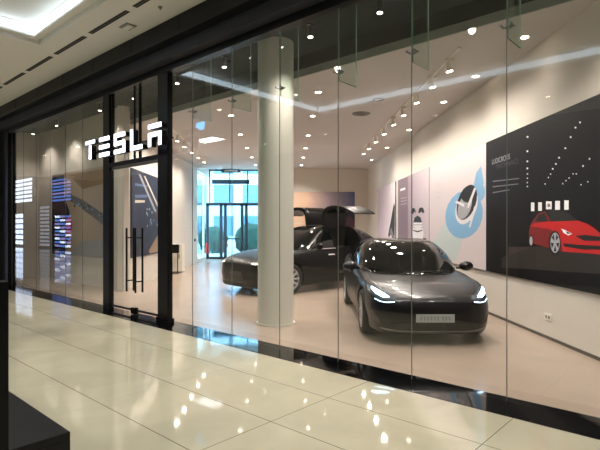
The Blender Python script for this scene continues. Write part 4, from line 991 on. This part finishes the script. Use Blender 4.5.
for sg in (1, -1):
    obj('side_window', patch([bc, bb], [(-1.8, 1.09), (-2.45, 1.09), (-2.45, 1.585), (-2.3, 1.56), (-2.08, 1.46)], 'y', sg, res=.08), CARG, root, smooth=60)
    obj('side_window', patch([bc, bb], [(-3.62, 1.14), (-4.15, 1.2), (-4.1, 1.34), (-3.85, 1.46), (-3.62, 1.54)], 'y', sg, res=.08), CARG, root, smooth=60)
    seam([bb, bc], [(-1.60, 1.09), (-1.85, 1.27), (-2.1, 1.44), (-2.35, 1.57)], 'y', sg, root, wid=.03, name='window_trim', m=M['chrome'], eps=.008)
    seam([bb, bc], [(-1.60, 1.065), (-2.5, 1.075)], 'y', sg, root, wid=.02, name='window_trim', m=M['chrome'], eps=.008)
    hl = [(sg*.56, .76), (sg*.70, .735), (sg*.84, .78), (sg*.92, .86), (sg*.88, .895), (sg*.72, .83), (sg*.60, .80)]
    h = obj('headlight', patch([bb], hl, 'x', 1, res=.04, eps=.004), mat('headlight_dim', (150, 150, 150), .1, metal=.4, coat=1), root, smooth=60)
    seam([bb], [(sg*.58, .765), (sg*.70, .75), (sg*.83, .79), (sg*.89, .86)], 'x', 1, h, wid=.018, name='running_light', m=mat('running_light_glow', (255, 236, 210), .2, emit=1.6, ergb=(255, 236, 210)), eps=.008)
    bm = NB(); bmesh.ops.create_icosphere(bm, subdivisions=3, radius=1)
    for v in bm.verts: v.co = Vector((v.co.x*.07, v.co.y*.12, v.co.z*.085))
    mr = obj('side_mirror', bm, paint2, root, loc=(-1.75, sg*1.1, 1.14), smooth=60)
    bm = NB(); bx(bm, -.02, .02, min(-sg*.2, -sg*.04), max(-sg*.2, -sg*.04), -.07, -.02, bevel=.006); obj('mirror_arm', bm, TRIM, mr)
    seam([bb], [(-1.45, 1.02), (-1.55, .7), (-1.52, .32)], 'y', sg, root)
    bm = patch([bb], [(-2.42, .90), (-2.20, .90), (-2.20, .935), (-2.42, .935)], 'y', sg, eps=.01, thick=.014); obj('door_handle', bm, M['chrome'], root)
    # raised wing door: hinge at the roof spine, rising then folding outward
    prof = [(.30, 1.60), (.32, 1.78), (.34, 1.95), (.40, 2.08), (.54, 2.15), (.76, 2.17), (1.0, 2.15), (1.20, 2.09), (1.38, 2.02), (1.46, 1.97)]
    pts = catmull(prof, 3); bm = NB(); xs = [(-2.60, .90), (-2.66, 1), (-3.0, 1), (-3.4, 1), (-3.5, .90)]
    rows = []
    for xi, (x, q) in enumerate(xs):
        up = []; dn = []
        for i, (y, z) in enumerate(pts):
            t_ = i/(len(pts)-1); a = pts[max(0, i-1)]; c2 = pts[min(len(pts)-1, i+1)]
            d = Vector((c2[0]-a[0], c2[1]-a[1])).normalized(); nn = Vector((-d.y, d.x)); th = (.035+.035*math.sin(math.pi*min(1, t_*1.1)))*q*(1-.65*max(0, t_-.75)/.25)
            xx = x + (.05 if xi < 2 else -.05)*(-1)*max(0, t_-.6)*2
            up.append((xx, sg*(y+nn.x*th*.4), z+nn.y*th*.4)); dn.append((xx, sg*(y-nn.x*th), z-nn.y*th))
        rows.append([bm.verts.new(p) for p in up+dn[::-1]])
    n = len(rows[0])
    for k in range(len(rows)-1):
        for i in range(n): bm.faces.new((rows[k][i], rows[k][(i+1) % n], rows[k+1][(i+1) % n], rows[k+1][i]))
    bm.faces.new(rows[0]); bm.faces.new(rows[-1][::-1])
    dr = obj('wing_door', bm, paint2, root, smooth=45)
    bm = NB()
    for s0, s1 in ((4, 11),):
        for xx in (-2.75, -3.35):
            pass
    q = [pts[i] for i in range(5, 12)]
    ring = []
    for (y, z) in q:
        ring.append((y, z))
    A = [bm.verts.new((-2.72, sg*(y-.0), z+.055)) for y, z in ring]; B = [bm.verts.new((-3.4, sg*(y-.0), z+.055)) for y, z in ring]
    for i in range(len(A)-1): bm.faces.new((A[i], A[i+1], B[i+1], B[i]))
    bmesh.ops.solidify(bm, geom=bm.faces[:], thickness=.02)
    obj('door_window', bm, CARG, dr, smooth=60)
obj('lower_grille', patch([bb], [(-.6, .30), (.6, .30), (.68, .38), (.55, .45), (-.55, .45), (-.68, .38)], 'x', 1, eps=.003), TRIM, root, smooth=60)
pl = obj('licence_plate', bx(NB(), .005, .015, -.26, .26, .46, .56, bevel=.004), mat('plate_dark', (48, 46, 48), .5), root)
bm = NB(); bx(bm, -3.3, -2.9, .40, .50, .55, 1.1, bevel=.04); bx(bm, -3.25, -2.85, -.50, -.40, .55, 1.1, bevel=.04)
obj('seat_side', bm, mat('seat_black', (18, 18, 19), .6), root)

# ---------------------------------------------------------------- daylight, camera, colour
w = bpy.data.worlds.new('World'); bpy.context.scene.world = w; w.use_nodes = True
bg = w.node_tree.nodes['Background']; bg.inputs[0].default_value = (.50, .80, 1.0, 1); bg.inputs[1].default_value = 5.5
cam = bpy.data.cameras.new('camera'); co = bpy.data.objects.new('camera', cam); C.objects.link(co)
cam.sensor_width = 36; cam.lens = 485/600*36; cam.shift_y = 3/600; cam.clip_end = 200; cam.clip_start = .05
co.location = (0, 0, 1.6); co.rotation_euler = (R(90), 0, -math.atan(13/485))
sc = bpy.context.scene; sc.camera = co
sc.view_settings.view_transform = 'Standard'; sc.view_settings.look = 'None'; sc.view_settings.gamma = 1; sc.view_settings.use_curve_mapping = False
sc.view_settings.exposure = 1.3
sc.cycles.transparent_max_bounces = 24; sc.cycles.max_bounces = 8
sc.cycles.use_denoising = True
sc.cycles.sample_clamp_indirect = 6
